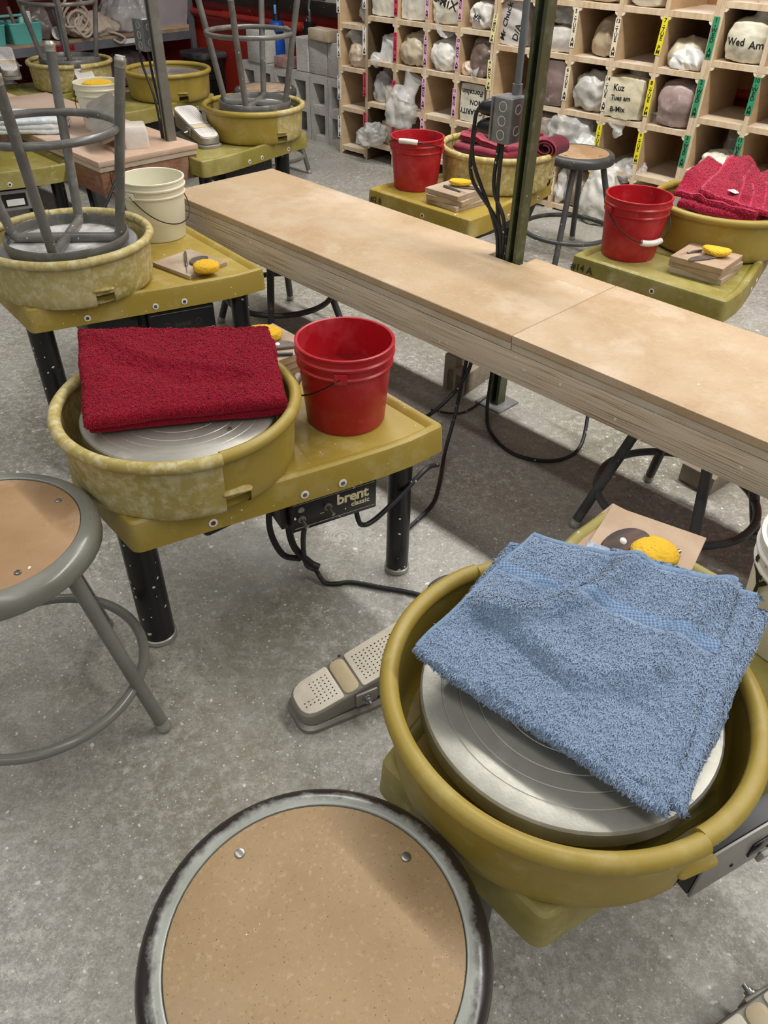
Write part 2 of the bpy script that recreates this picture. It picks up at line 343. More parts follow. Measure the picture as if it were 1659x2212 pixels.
# floor
def floor_material():
    m = bpy.data.materials.new('polished_concrete'); m.use_nodes = True; nt = m.node_tree; N = nt.nodes; L = nt.links; b = N['Principled BSDF']
    tc = N.new('ShaderNodeTexCoord'); vec = tc.outputs['Object']
    def nz(sc, det=8, ro=.6, v=None, dist=0):
        n = N.new('ShaderNodeTexNoise'); n.inputs['Scale'].default_value = sc; n.inputs['Detail'].default_value = det; n.inputs['Roughness'].default_value = ro; n.inputs['Distortion'].default_value = dist
        L.new(v or vec, n.inputs['Vector']); return n.outputs['Fac']
    def mr(f, a, b2, lo=0, hi=1):
        r = N.new('ShaderNodeMapRange'); r.inputs[1].default_value = a; r.inputs[2].default_value = b2; r.inputs[3].default_value = lo; r.inputs[4].default_value = hi; L.new(f, r.inputs[0]); return r.outputs[0]
    def mx(f, a, c):
        x = N.new('ShaderNodeMix'); x.data_type = 'RGBA'; L.new(f, x.inputs[0])
        for i, q in ((6, a), (7, c)):
            if hasattr(q, 'links'): L.new(q, x.inputs[i])
            else: x.inputs[i].default_value = q
        return x.outputs[2]
    def mul(a, k):
        q = N.new('ShaderNodeMath'); q.operation = 'MULTIPLY'; L.new(a, q.inputs[0])
        if hasattr(k, 'links'): L.new(k, q.inputs[1])
        else: q.inputs[1].default_value = k
        return q.outputs[0]
    col = mx(mr(nz(1.1, 6, .6), .36, .64), lin('#8d897b'), lin('#a29e95'))
    col = mx(mul(mr(nz(3.3, 8, .65), .47, .7), .75), col, lin('#807a63'))
    col = mx(mul(mr(nz(2.1, 8, .7, dist=.6), .52, .7), .7), col, lin('#b4b1ae'))
    col = mx(mul(mr(nz(42, 6, .7), .5, .72), .55), col, lin('#c9c6bf'))
    col = mx(mul(mr(nz(120, 3, .7), .54, .72), .45), col, lin('#65625a'))
    # short curly scuffs: thin iso-lines of warped noise, only in worn patches
    for sc, off, patch in ((48, 0, 2.3), (80, 7, 3.7), (30, 13, 1.9)):
        mp = N.new('ShaderNodeMapping'); mp.inputs['Location'].default_value = (off, off * .7, 0); L.new(vec, mp.inputs[0])
        d = N.new('ShaderNodeMath'); d.operation = 'SUBTRACT'; d.inputs[1].default_value = .5; L.new(nz(sc, 3, .55, mp.outputs[0], 1.4), d.inputs[0])
        ab = N.new('ShaderNodeMath'); ab.operation = 'ABSOLUTE'; L.new(d.outputs[0], ab.inputs[0])
        line = mr(ab.outputs[0], .010, .003); col = mx(mul(mul(line, mr(nz(patch, 5, .6, mp.outputs[0]), .47, .6)), .42), col, lin('#d3d0c9'))
    col = mx(mul(mul(mr(nz(70, 6, .75), .5, .62), mr(nz(1.3, 4, .5), .45, .62)), .7), col, lin('#d0cdc6'))
    col = mx(mul(mr(nz(26, 7, .75), .52, .66), .35), col, lin('#6d6a5e'))
    col = mx(mul(mr(nz(.75, 5, .55), .45, .62), .5), col, lin('#908a8b'))
    col = mx(mul(mr(nz(1.7, 6, .6, dist=.8), .50, .66), .6), col, lin('#6b6651'))
    col = mx(mul(mul(mr(nz(160, 4, .8), .5, .6), mr(nz(.9, 3, .5), .42, .62)), .45), col, lin('#dad7d0'))
    col = mx(mul(mr(nz(200, 3, .8), .55, .66), .35), col, lin('#5d5a50'))
    col = mx(mul(mul(mr(nz(38, 7, .85), .51, .585), mr(nz(1.6, 4, .55), .40, .58)), .62), col, lin('#cfccc2'))
    col = mx(mul(mul(mr(nz(55, 6, .85), .53, .60), mr(nz(2.4, 4, .55), .42, .58)), .5), col, lin('#5c584a'))
    # swirl rings left by wet bases
    vo = N.new('ShaderNodeTexVoronoi'); vo.inputs['Scale'].default_value = 4.2; L.new(vec, vo.inputs['Vector'])
    wv = N.new('ShaderNodeMath'); wv.operation = 'SINE'; L.new(mul(vo.outputs['Distance'], 210), wv.inputs[0])
    near = mr(vo.outputs['Distance'], .26, .20)
    ringm = mul(mul(mr(wv.outputs[0], .5, 1), near), mr(nz(9, 4), .5, .62))
    col = mx(mul(ringm, .5), col, lin('#cfccc5'))
    # splatter
    for sc, size, dens, cc in ((42, .15, .28, '#dad7d0'), (95, .2, .3, '#d6d3cc'), (11, .13, .22, '#b9b6b0'), (17, .11, .22, '#dcdad5'), (230, .2, .2, '#dedcd6'), (60, .07, .10, '#45433e')):
        wob = N.new('ShaderNodeTexNoise'); wob.inputs['Scale'].default_value = sc * 1.6; L.new(vec, wob.inputs['Vector'])
        vm = N.new('ShaderNodeVectorMath'); vm.operation = 'MULTIPLY_ADD'; vm.inputs[1].default_value = (.5 / sc,) * 3; L.new(wob.outputs['Color'], vm.inputs[0]); L.new(vec, vm.inputs[2])
        v = N.new('ShaderNodeTexVoronoi'); v.inputs['Scale'].default_value = sc; L.new(vm.outputs[0], v.inputs['Vector'])
        sp = N.new('ShaderNodeSeparateColor'); L.new(v.outputs['Color'], sp.inputs[0])
        col = mx(mul(mr(v.outputs['Distance'], size, size * .7), mr(sp.outputs[0], dens, dens - .01)), col, lin(cc))
    L.new(col, b.inputs['Base Color'])
    L.new(mr(nz(5, 6), .35, .65, .34, .58), b.inputs['Roughness'])
    bn = N.new('ShaderNodeBump'); bn.inputs['Strength'].default_value = .12; bn.inputs['Distance'].default_value = .003; L.new(nz(90, 5), bn.inputs['Height']); L.new(bn.outputs[0], b.inputs['Normal'])
    return m
bm = BM(); box(bm, -6, 6, -3, 9, -.1, 0); struct(obj('floor', bm, floor_material(), smooth=0))

def wall(name, u0, u1, dd, th, z1, m):
    bm = BM(); box(bm, 0, u1 - u0, 0, th, 0, z1); return struct(obj(name, bm, m, smooth=0, loc=cub(u0, dd, 0), rot=(0, 0, ANG_U)))
WALL_DD = .46
wall('wall_back', -2.75, 4.5, WALL_DD, .12, 1.9, red_paint())
bm = BM(); box(bm, -.12, 0, -2.6, 0, 0, 1.9)
struct(obj('wall_left', bm, dark_red(), smooth=0, loc=cub(-2.63, WALL_DD, 0), rot=(0, 0, ANG_U)))
# dark ledge and pale panel on the red wall
bm = BM(); box(bm, 0, 1.95, -.05, 0, 0, .075, bev=.004); struct(obj('trim_1', bm, mat('dark_ledge', '#1f1712', '#2e221a', 9, rough=.5, specks=[('#d8cdb8', 60, .1, .16)]), loc=cub(-1.95, WALL_DD, .648), rot=(0, 0, ANG_U)))
bm = BM(); box(bm, 0, 1.3, -.03, 0, 0, .5, bev=.004); struct(obj('trim_2', bm, mat('pale_wall_panel', '#cfcabd', '#c2bdb0', 4, rough=.6), loc=cub(-1.3, WALL_DD, .724), rot=(0, 0, ANG_U)))
bm = BM(); box(bm, 0, .5, -.04, -.03, .012, .5, bev=.002); struct(obj('trim_3', bm, mat('dark_panel_face', '#2b2d31', rough=.4), loc=cub(-1.05, WALL_DD, .724), rot=(0, 0, ANG_U)))
# red pipe along the wall
pp = thing('wall_pipe', 'long red painted pipe running along the back wall behind the cubbies', 'pipe', cub(-2.5, .41, .574), ANG_U)
tubeo('pipe_run', [(0, 0, 0), (1.4, 0, 0), (3.0, 0, 0), (5.6, 0, 0)], .021, red_paint(), pp, 14)
for x in (.95, 1.72): tubeo('coupling', [(x - .03, 0, 0), (x + .03, 0, 0)], .028, red_paint(), pp, 14)
tubeo('pipe_clip', [(1.2, 0, .05), (1.2, .03, .04), (1.2, .045, 0), (1.2, .03, -.03)], .006, red_paint(), pp, 6)

# ================================================================== CUBBIES
CW = .215; BT = .018
def boardset(): pass
LABEL_M = {'white': ('#efece6',), 'hot': ('#d2405f',), 'pink': ('#e9b4cf',), 'pale': ('#ece2a6',), 'yellow': ('#e8d92c',), 'green': ('#2f8f63',), 'cream': ('#e8dcc4',)}
def strip_label(parent, x, z0, z1, text, colr, tilt=0, w=.026):
    bm = BM(); box(bm, -w / 2, w / 2, -.0012, 0, -(z1 - z0) / 2, (z1 - z0) / 2)
    lab = obj('label_strip', bm, mat('label_' + colr, LABEL_M[colr][0], rough=.45), parent, smooth=0, loc=(x, -.0008, (z0 + z1) / 2), rot=(0, tilt, 0))
    num, *rest = text.split('|')
    body = '\n'.join([num, '-'] + list(rest[0]) + ([' '] + list(rest[1]) if len(rest) > 1 else []))
    nlines = body.count('\n') + 1
    size = min(.021, (z1 - z0) / nlines / .85 * 1.0)
    line = (z1 - z0) * .96 / nlines / size / 1.0
    texto('lettering', body, size * 1.05, ink(), lab, (0, -.0014, 0), (PI / 2, 0, 0), line=line * .95, bold=.0006)
    return lab
def cubby(label, u0, ncol, shelves, top, depth=.37, labels=(), leg=True):
    t = thing('cubby_shelf', label, 'shelving', cub(u0, 0, 0), ANG_U)
    Wd = ncol * CW + BT; cw = cub_wood(); ce = cub_edge()
    bmv = BM(); box(bmv, 0, BT, .002, depth, 0, top); dv = obj('divider', bmv, cw, t, smooth=0)
    bme = BM(); box(bme, -.0006, BT + .0006, 0, .004, 0, top); ed = obj('divider_edge', bme, ce, t, smooth=0)
    for i in range(1, ncol + 1):
        share(dv, t, (i * CW, 0, 0)); share(ed, t, (i * CW, 0, 0))
    bms = BM(); box(bms, BT, CW, .004, depth, -BT, 0); sh = obj('shelf', bms, cub_shelf(), t, smooth=0, loc=(0, 0, shelves[0]))
    bmf = BM(); box(bmf, BT, CW, .001, .004, -BT - .004, 0); sf = obj('shelf_edge', bmf, ce, t, smooth=0, loc=(0, 0, shelves[0]))
    bmg = BM(); prism(bmg, [(0, 0), (.016, 0), (.014, .008), (.008, .014), (0, .016)], 0, .012)
    gl = None
    for i in range(ncol):
        for j, z in enumerate(shelves):
            if i or j:
                share(sh, t, (i * CW, 0, z)); share(sf, t, (i * CW, 0, z))
            for sgn, x in ((1, i * CW + BT), (-1, (i + 1) * CW)):
                if gl is None: gl = obj('corner_block', bmg, glue(), t, smooth=0); o = gl
                else: o = share(gl, t)
                o.location = (x, .002, z - BT - .004); o.rotation_euler = (-PI / 2, 0, 0) if sgn > 0 else (-PI / 2, 0, PI); 
                if sgn < 0: o.location.y += .012
    bmb = BM(); box(bmb, 0, Wd, depth, depth + .006, .02, .52); box(bmb, 0, Wd, depth, depth + .006, .60, top)
    obj('back_panel', bmb, cub_back(), t, smooth=0)
    for x, z0, z1, txt, c, tl in labels: strip_label(t, x, z0, z1, txt, c, tl)
    return t
cubby('narrow one-column pale plywood cubby unit beside the grey concrete blocks', -.013, 1, (.049, .267, .478, .692, .907), 1.12,
      labels=[(.006, .74, .86, '5|SAT|AM', 'white', 0), (.004, .52, .64, '6|SAT|AM', 'white', 0), (.002, .30, .425, '7|SAT|AM', 'white', 0), (.0, .09, .21, '8|SAT|AM', 'white', 0)])
B_ = .2
cubby('four-column pale plywood cubby unit with pink labels behind the small red bucket', .202, 4, (.102, .318, .533, .744, .96), 1.15,
      labels=[(-.006, .775, .9, '9|SAT|AM', 'white', 0), (-.006, .555, .69, '7|SAT|AM', 'white', 0), (-.004, .345, .468, '2|SUN|PM', 'hot', 0), (-.002, .19, .26, '3|SU', 'hot', 0),
              (.009 + CW, .76, .9, '4|MON|AM', 'hot', 0), (.009 + CW, .545, .685, '5|SUN|PM', 'hot', 0), (.008 + CW, .335, .455, '6|SUN', 'hot', 0), (.009 + CW, .13, .22, '7|SU', 'hot', 0),
              (.009 + 2 * CW, .77, .9, '1|MON|AM', 'pink', 0), (.009 + 2 * CW, .55, .69, '2|MON|AM', 'pink', 0), (.008 + 2 * CW, .345, .49, '3|MON|AM', 'pink', 0), (.008 + 2 * CW, .2, .30, '4|MON', 'pink', 0),
              (.009 + 3 * CW, .775, .9, '9|MON|AM', 'pink', 0), (.009 + 3 * CW, .555, .7, '10|MON|AM', 'pink', 0), (.008 + 3 * CW, .335, .47, '11|MON|AM', 'pink', 0)])
cubby('five-column pale plywood cubby unit with yellow labels behind the green post', 1.078, 5, (.03, .25, .468, .694, .905), 1.12,
      labels=[(-.008, .70, .82, '3|MON|PM', 'pale', .12), (-.01, .49, .625, '4|MON|PM', 'pale', -.03),
              (.009 + 2 * CW, .725, .88, '5|TUE|AM', 'cream', 0), (.009 + 2 * CW, .505, .645, '6|TUE|AM', 'cream', 0), (.009 + 2 * CW, .07, .18, '15|TUE|AM', 'cream', 0),
              (.009 + 3 * CW, .71, .86, '13|TUE|AM', 'cream', 0), (.009 + 3 * CW, .49, .635, '14|TUE|AM', 'cream', 0), (.009 + 3 * CW, .27, .43, '1|TUE|PM', 'yellow', 0), (.008 + 3 * CW, .06, .21, '2|TUE|PM', 'yellow', .02),
              (.009 + 4 * CW, .74, .88, '7|TUE|PM', 'yellow', .06), (.009 + 4 * CW, .50, .645, '8|TUE|PM', 'yellow', 0), (.008 + 4 * CW, .30, .43, '9|TUE|PM', 'yellow', 0)])
cubby('pale plywood cubby unit with green labels at the right edge', 2.173, 3, (.102, .318, .53, .746, .954), 1.15,
      labels=[(-.004, .75, .90, '1|WED|AM', 'green', 0), (-.004, .53, .675, '2|WED|AM', 'green', 0), (-.006, .325, .455, '3|WED|AM', 'green', 0),
              (.009 + CW, .57, .71, '10|WED|AM', 'green', 0), (.008 + CW, .35, .485, '11|WED|AM', 'green', 0)])

# ---- clay bags
def fbm(p, o=3, lac=2.1, g=.5):
    a, s = 1, 0
    for _ in range(o): s += a * noise.noise(p); p = p * lac; a *= g
    return s
def ridg(p):
    return 1 - abs(noise.noise(p)) * 2
def bagmesh(w, d, h, seed, boxy=.5, crumple=.012, fr=14, pear=0., lean=0., res=18, fine=.4):
    bm = BM(); bmesh.ops.create_cube(bm, size=2); bmesh.ops.subdivide_edges(bm, edges=bm.edges[:], cuts=res, use_grid_fill=True)
    off = Vector((seed * 3.17, seed * 1.71, seed * 2.3))
    for v in bm.verts:
        p = v.co.copy(); q = p.normalized() * 1.25
        c = p * boxy + q * (1 - boxy)
        x, y, z = c; x = max(-1.15, min(1.15, x)); y = max(-1.15, min(1.15, y)); z = max(-1, min(1.2, z))
        k = 1 - pear * max(0, (z + .3)) * .62
        P = Vector((x * k * w / 2 + lean * (z + 1) * w * .25, y * k * d / 2, (z + 1) * h / 2))
        n = c.normalized()
        wp_ = noise.noise_vector(P * fr * .5 + off) * .9
        q2 = P * fr * .95 + wp_ * .8
        a = ridg(q2 + off) * .65 + ridg(q2 * 2.1 + off * 2) * fine * .6
        dsp = (a - .5) * crumple * .68
        P += n * dsp
        P.z = max(0, P.z)
        v.co = P
    return bm
def tail(bm, base, tip, r0, r1, seed, seg=14, n=9, flare=1.8):
    base, tip = Vector(base), Vector(tip); pts = []; rs = []
    for i in range(n):
        t = i / (n - 1)
        pts.append(base.lerp(tip, t) + Vector((noise.noise(Vector((seed, t * 3, 0))), noise.noise(Vector((seed, t * 3, 5))), 0)) * .012 * t)
        rs.append(r0 * (1 - t) ** 1.5 + r1 * (.35 + flare * t * t))
    a = len(bm.verts); tube(bm, pts, rs, seg, caps=False); bm.verts.ensure_lookup_table()
    for v in bm.verts[a:]:
        nn = noise.noise_vector(v.co * 45 + Vector((seed, 0, 0))); v.co += nn * .007
def bmat(colr, colr2, kind='bag'):
    k = kind + colr
    if kind == 'clear':
        return mat(k, colr, colr2, 20, rough=.18, alpha=.5, bump=.8, bscale=38, coat=.5, rand=True)
    if kind == 'paper':
        return mat(k, colr, colr2, 10, rough=.55, bump=.35, bscale=50)
    return mat(k, colr, colr2, 9, rough=.34, rough2=.5, bump=.5, bscale=36, coat=.25, dust=('#efece4', .56, .72, 24, .4))
CELLU = {'A0': .09, 'B0': .311, 'B1': .526, 'B2': .741, 'B3': .956, 'C0': 1.187, 'C1': 1.402, 'C2': 1.617, 'C3': 1.832, 'C4': 2.047, 'D0': 2.289, 'D1': 2.5}
BAGN = 0
def bag(label, cell, z, w, d, h, colr, colr2, du=0, dd=.13, kind='bag', boxy=.5, crumple=.012, fr=14, pear=0., lean=0., tails=(), rz=0, texts=(), res=18, name='clay_bag', hang=(), fine=.4):
    global BAGN; BAGN += 1; s = BAGN * 1.37
    t = thing(name, label, 'bag', cub(CELLU[cell] + du, dd, z), ANG_U + rz, 'clay bags stored in the cubbies')
    bm = bagmesh(w, d, h, s, boxy, crumple, fr, pear, lean, res, fine)
    tree = BVHTree.FromBMesh(bm) if texts else None
    obj('bag_body', bm, bmat(colr, colr2, kind), t, smooth=60)
    for k, tl in enumerate(tails):
        bm = BM(); tail(bm, *tl, s + k); obj('bag_neck', bm, bmat('#dcdad6', '#eceae6', 'clear') if kind != 'dark' else bmat(colr, colr2, kind), t, smooth=60)
    for body, size, x, zz, rot in texts:
        me = text_mesh(body, size, bold=.0006).copy(); me.materials.clear(); me.materials.append(ink())
        Mx = Matrix.Translation((x, -d, zz)) @ Matrix.Rotation(rot, 4, 'Y') @ Matrix.Rotation(PI / 2, 4, 'X')
        bt_ = bmesh.new(); bt_.from_mesh(me); bmesh.ops.subdivide_edges(bt_, edges=[e for e in bt_.edges if e.calc_length() > .006], cuts=2)
        for v in bt_.verts:
            p = Mx @ v.co; hit = tree.ray_cast(Vector((p.x, -1, p.z)), Vector((0, 1, 0)))
            back = p.y + d
            v.co = Vector((p.x, (hit[0].y if hit[0] else -d / 2) - .0012 + back * .5, p.z))
        bt_.to_mesh(me); bt_.free()
        o = bpy.data.objects.new('handwriting', me); C.objects.link(o); o.parent = t
    return t
CR, CR2 = '#ddd6c3', '#cfc6b0'
TN, TN2 = '#b9ab92', '#a89a80'
BR, BR2 = '#6d5a50', '#84706a'
MV, MV2 = '#8f7a74', '#a08b85'
WH, WH2 = '#e9e8e4', '#d6d4d0'
bag('clear crumpled plastic bag in the top cubby of the narrow unit', 'A0', .692, .10, .12, .2, WH, WH2, du=.04, kind='clear', boxy=.2, crumple=.04, fr=18, pear=.7)
bag('knobbly cream bag tied in a knot in the narrow unit', 'A0', .478, .14, .15, .12, TN.replace('b9', 'c9'), CR2, du=.025, dd=.09, boxy=.2, crumple=.02, fr=20, tails=[((-.02, -.02, .10), (-.05, -.03, .175), .035, .03), ((.01, -.03, .09), (.05, -.03, .19), .02, .016)])
bag('grey-beige clay lump at the bottom of the narrow unit', 'A0', .049, .11, .16, .15, '#b3ab9c', TN, du=.05, boxy=.3, pear=.8, crumple=.014)
bag('big square cream clay bag on the top row, leftmost of the pink-labelled unit', 'B0', .744, .17, .2, .22, CR, '#e4dfcf', dd=.12, boxy=.72, crumple=.014, fr=18)
bag('white plastic wrapped block above the clear bag with white clay cube', 'B0', .533, .12, .16, .125, WH, WH2, du=.03, dd=.12, boxy=.6, crumple=.028, fr=20, tails=[((-.02, -.06, .02), (-.07, -.10, .004), .03, .02)])
bag('white clay cube in an opened clear bag', 'B0', .318, .085, .1, .10, '#e6e0d0', '#d9d2c0', du=.055, dd=.09, boxy=.75, crumple=.01)
bag('clear crumpled plastic beside the white clay cube', 'B0', .318, .10, .12, .17, WH, WH2, du=-.04, dd=.10, kind='clear', boxy=.2, crumple=.045, fr=16, pear=.5, name='plastic_bag')
bag('beige clay block in the bottom left cubby with pink labels', 'B0', .102, .12, .15, .13, '#b5a694', '#a39482', du=.045, dd=.11, boxy=.6, crumple=.016)
bag('clear plastic bag hanging over the edge of the bottom left cubby', 'B0', .10, .15, .12, .11, WH, WH2, du=-.05, dd=-.03, kind='clear', boxy=.2, crumple=.05, fr=14, lean=.6, name='plastic_bag')
bag('big square white clay bag on the top row, second of the pink-labelled unit', 'B1', .744, .17, .2, .22, '#dedacd', CR, dd=.12, boxy=.75, crumple=.012, fr=18)
bag('pear-shaped beige clay bag with twisted neck', 'B1', .533, .185, .2, .15, '#c4b69c', '#b3a488', dd=.11, boxy=.25, crumple=.02, fr=22, pear=.25, tails=[((.03, .0, .13), (.05, .04, .20), .05, .028)])
bag('big clear plastic bag drooping out of its cubby above the red bucket', 'B1', .235, .15, .12, .19, WH, WH2, du=-.01, dd=-.04, kind='clear', boxy=.25, crumple=.05, fr=11, name='plastic_bag', tails=[((.03, 0, .15), (.07, .03, .265), .05, .03)])
bag('cream clay bag with B-MIX written on it', 'B2', .744, .18, .2, .19, CR, CR2, dd=.12, boxy=.5, crumple=.016, fr=18, tails=[((-.03, -.07, .03), (.04, -.12, .012), .035, .03)], texts=[('B-MIX', .06, .0, .10, .25)])
bag('bright white ball of clay in a bag with a clear neck', 'B2', .533, .165, .17, .135, '#f0eee6', '#dedbd0', du=-.005, dd=.10, boxy=.15, crumple=.022, fr=20, tails=[((.03, .0, .11), (-.03, .03, .205), .045, .03)])
bag('small white clay scrap at the bottom behind the red bucket', 'B2', .102, .09, .12, .09, '#ddd8cc', CR2, du=.05, dd=.08, boxy=.4)
bag('crumpled white paper-like clay bag with dark scribbles', 'B3', .744, .13, .15, .11, '#d9d5ce', '#c9c4bb', du=.01, dd=.09, boxy=.3, crumple=.03, fr=22, texts=[('MR', .035, -.01, .05, .3)])
bag('grey-white clay bag marked MON standing behind the scribbled one', 'B3', .744, .09, .1, .23, '#b9b5ab', '#a9a59b', du=.06, dd=.25, boxy=.75, crumple=.01, texts=[('OT\nMON', .04, 0, .15, 0)])
bag('dark brown clay bag with tied pinkish end', 'B3', .533, .15, .17, .18, BR, BR2, du=.03, dd=.11, kind='bag', boxy=.3, crumple=.035, fr=12, lean=.25)
bag('pinkish knotted bag end in front of the dark brown clay bag', 'B3', .535, .06, .06, .055, '#c9ad97', '#d8c3b2', du=-.06, dd=.05, boxy=.15, crumple=.014, fr=30, tails=[((.02, 0, .02), (.09, -.02, .012), .025, .018)], name='bag_knot')
bag('upright clay block in a bag with upside-down handwriting', 'B3', .318, .155, .16, .185, '#ddd9cd', '#c5c1ac', du=.0, dd=.10, boxy=.78, crumple=.01, texts=[('Porcelain', .036, 0, .145, PI), ('MON', .034, .03, .10, PI), ('CHARITY', .036, 0, .055, PI)])
bag('tall grey-white clay bag with slanted handwriting beside the post', 'C0', .694, .15, .18, .2, '#cfc9c4', '#bdb6b0', du=-.02, dd=.11, boxy=.8, crumple=.012, texts=[('Mr Chuck', .04, -.04, .10, -1.35), ('D/A', .045, .03, .06, -1.3)])
bag('white clay block under a clear plastic hood right of the post', 'C1', .694, .16, .18, .10, '#d8d2c9', '#c6bfb5', du=.03, dd=.11, boxy=.6, crumple=.014)
bag('clear plastic hood bunched on top of the white clay block', 'C1', .80, .14, .14, .095, WH, WH2, du=.035, dd=.12, kind='clear', boxy=.15, crumple=.05, fr=16, name='plastic_bag')
bag('tall mauve-brown clay bag right of the post', 'C1', .468, .16, .2, .2, '#84706b', '#705d58', du=.03, dd=.10, boxy=.7, crumple=.016, fr=12)
bag('brownish clear bag low behind the stool', 'C1', .25, .16, .18, .17, '#c3b6a8', '#b0a090', du=.0, dd=.09, kind='clear', boxy=.25, crumple=.04, fr=14, name='plastic_bag')
bag('white plastic bag at the floor level under the wheel corner', 'C1', .03, .17, .2, .12, '#dcd9d2', WH2, du=-.0, dd=.06, boxy=.25, crumple=.03, fr=14, name='plastic_bag')
bag('round tan clay bag with a soft neck', 'C2', .694, .13, .16, .15, '#b2a084', '#a18e72', du=.03, dd=.13, boxy=.25, crumple=.02, fr=16, pear=.3)
bag('tan clay bag on the top row, cut by the upper edge', 'C2', .905, .15, .18, .15, '#b7a78c', TN, du=.0, dd=.12, boxy=.5)
bag('crumpled grey-white ball of bagged clay', 'C2', .468, .165, .17, .155, '#c5c2ba', '#b0aca3', du=.01, dd=.10, boxy=.18, crumple=.03, fr=20)
bag('large clear bag with crisp folds behind the stool seat', 'C2', .25, .20, .17, .18, WH, WH2, du=-.06, dd=.05, kind='clear', boxy=.35, crumple=.05, fr=12, name='plastic_bag')
bag('small white plastic twist beside the large clear bag', 'C2', .255, .11, .12, .11, WH, WH2, du=.05, dd=.05, boxy=.1, crumple=.05, fr=16, name='plastic_bag')
bag('brown crumpled clay bag at floor level behind the stool legs', 'C2', .03, .15, .17, .16, '#9b8774', '#87735f', du=.04, dd=.10, boxy=.3, crumple=.03, fr=20)
bag('narrow white plastic bag at floor level behind the stool leg', 'C2', .03, .07, .1, .15, '#dedad4', WH2, du=-.06, dd=.06, boxy=.2, crumple=.03, fr=20, name='plastic_bag')
bag('cream clay bag on the top row with rounded bottom', 'C3', .905, .16, .18, .17, '#d6cfbc', CR2, du=.0, dd=.10, boxy=.35)
bag('square cream clay block in a bag with Tues and B-Mix written on it', 'C3', .468, .175, .18, .17, '#d9d0b6', '#cabf9f', du=-.005, dd=.085, boxy=.78, crumple=.012, fr=20, tails=[((.02, 0, .14), (.02, .02, .185), .06, .03), ((-.0, -.095, .0), (.01, -.10, -.06), .055, .012)], texts=[('Kuz', .036, -.03, .128, -.05), ('Tues am', .029, -.012, .088, -.05), ('B-Mix', .032, -.02, .04, -.08)])
bag('grey-white crumpled clay bag at floor level right of the stool', 'C3', .0, .19, .2, .25, '#bdb9ae', '#cfccc4', du=-.02, dd=.02, boxy=.3, crumple=.04, fr=18, pear=.4)
bag('clear plastic wad at floor level left of the red bucket rim', 'C3', .20, .12, .1, .09, WH, WH2, du=.07, dd=.06, kind='clear', boxy=.2, crumple=.05, fr=14, name='plastic_bag')
bag('slumped cream clay bag with white plastic front', 'C4', .694, .17, .18, .11, '#c9bfa6', '#b9ae93', du=.0, dd=.12, boxy=.25, crumple=.02, pear=.3)
bag('white plastic bag mouth in front of the slumped cream bag', 'C4', .694, .13, .09, .08, WH, WH2, du=.02, dd=.05, boxy=.2, crumple=.04, fr=16, pear=.4, name='plastic_bag')
bag('big round mauve clay bag with tied side', 'C4', .468, .165, .19, .175, MV, MV2, du=.015, dd=.10, boxy=.3, crumple=.018, fr=12, tails=[((-.06, -.03, .03), (-.09, -.06, .01), .03, .02)])
bag('fat cream clay bag marked Wed Am at the right edge', 'D0', .746, .185, .18, .15, '#d2ccb6', '#c3bca4', du=.02, dd=.10, boxy=.35, crumple=.012, fr=24, tails=[((.02, .0, .13), (.045, -.01, .20), .06, .04)], texts=[('Wed', .038, -.04, .075, -.05), ('Am', .038, .045, .07, -.05)])
bag('small cream clay scraps in an open white bag', 'D0', .318, .15, .14, .075, '#d6cfbb', WH, du=.02, dd=.09, boxy=.2, crumple=.03, fr=20)
bag('clear standing bag with a red tie behind the clay scraps', 'D0', .318, .11, .10, .19, '#cfc8c0', WH2, du=.03, dd=.22, kind='clear', boxy=.35, crumple=.03, fr=14, pear=.3, name='plastic_bag')

# ================================================================== CONCRETE BLOCKS BY THE RED WALL
def hollow_block(bm, w, d, h, t=.028, holes=2):
    # block standing on end, cores open to the front; front face at y=0
    def ring(y, ins):
        out = [(0, y, 0), (w, y, 0), (w, y, h), (0, y, h)]
        return out
    hh = (h - t * (holes + 1)) / holes
    zs = [0]
    for i in range(holes): zs += [t + i * (hh + t), t + i * (hh + t) + hh]
    zs.append(h); xs = [0, t, w - t, w]
    if holes == 2 and h > .35: zs = [0, .034, .160, .212, .336, h]
    G = {}
    for y in (0, d):
        for i, x in enumerate(xs):
            for j, z in enumerate(zs):
                xx, zz = x, z
                G[(y, i, j)] = bm.verts.new((xx, y, zz))
    nz = len(zs) - 1
    solid = lambda i, j: not (i == 1 and j % 2 == 1)
    for i in range(3):
        for j in range(nz):
            if solid(i, j):
                for y in (0, d):
                    q = [G[(y, i, j)], G[(y, i + 1, j)], G[(y, i + 1, j + 1)], G[(y, i, j + 1)]]
                    bm.faces.new(q if y == 0 else q[::-1])
                for (di, dj, a, b) in ((-1, 0, (i, j), (i, j + 1)), (1, 0, (i + 1, j + 1), (i + 1, j)), (0, -1, (i + 1, j), (i, j)), (0, 1, (i, j + 1), (i + 1, j + 1))):
                    ni, nj = i + di, j + dj
                    if not (0 <= ni < 3 and 0 <= nj < nz) or not solid(ni, nj):
                        bm.faces.new((G[(0,) + a], G[(0,) + b], G[(d,) + b], G[(d,) + a]))
bm = BM(); hollow_block(bm, .162, .19, .384, .031)
es = [e for e in bm.edges if len(e.link_faces) == 2 and e.calc_face_angle(0) > .5]
bmesh.ops.bevel(bm, geom=es, offset=.005, segments=1, affect='EDGES')
blk = obj('concrete_block', bm, block_m(), smooth=0, loc=cub(-.375, .1, 0), rot=(0, 0, ANG_U))
GB = 'concrete blocks stacked along the red wall'
tag(blk, 'upright hollow concrete block, second from the cubbies in the bottom row', 'block', GB)
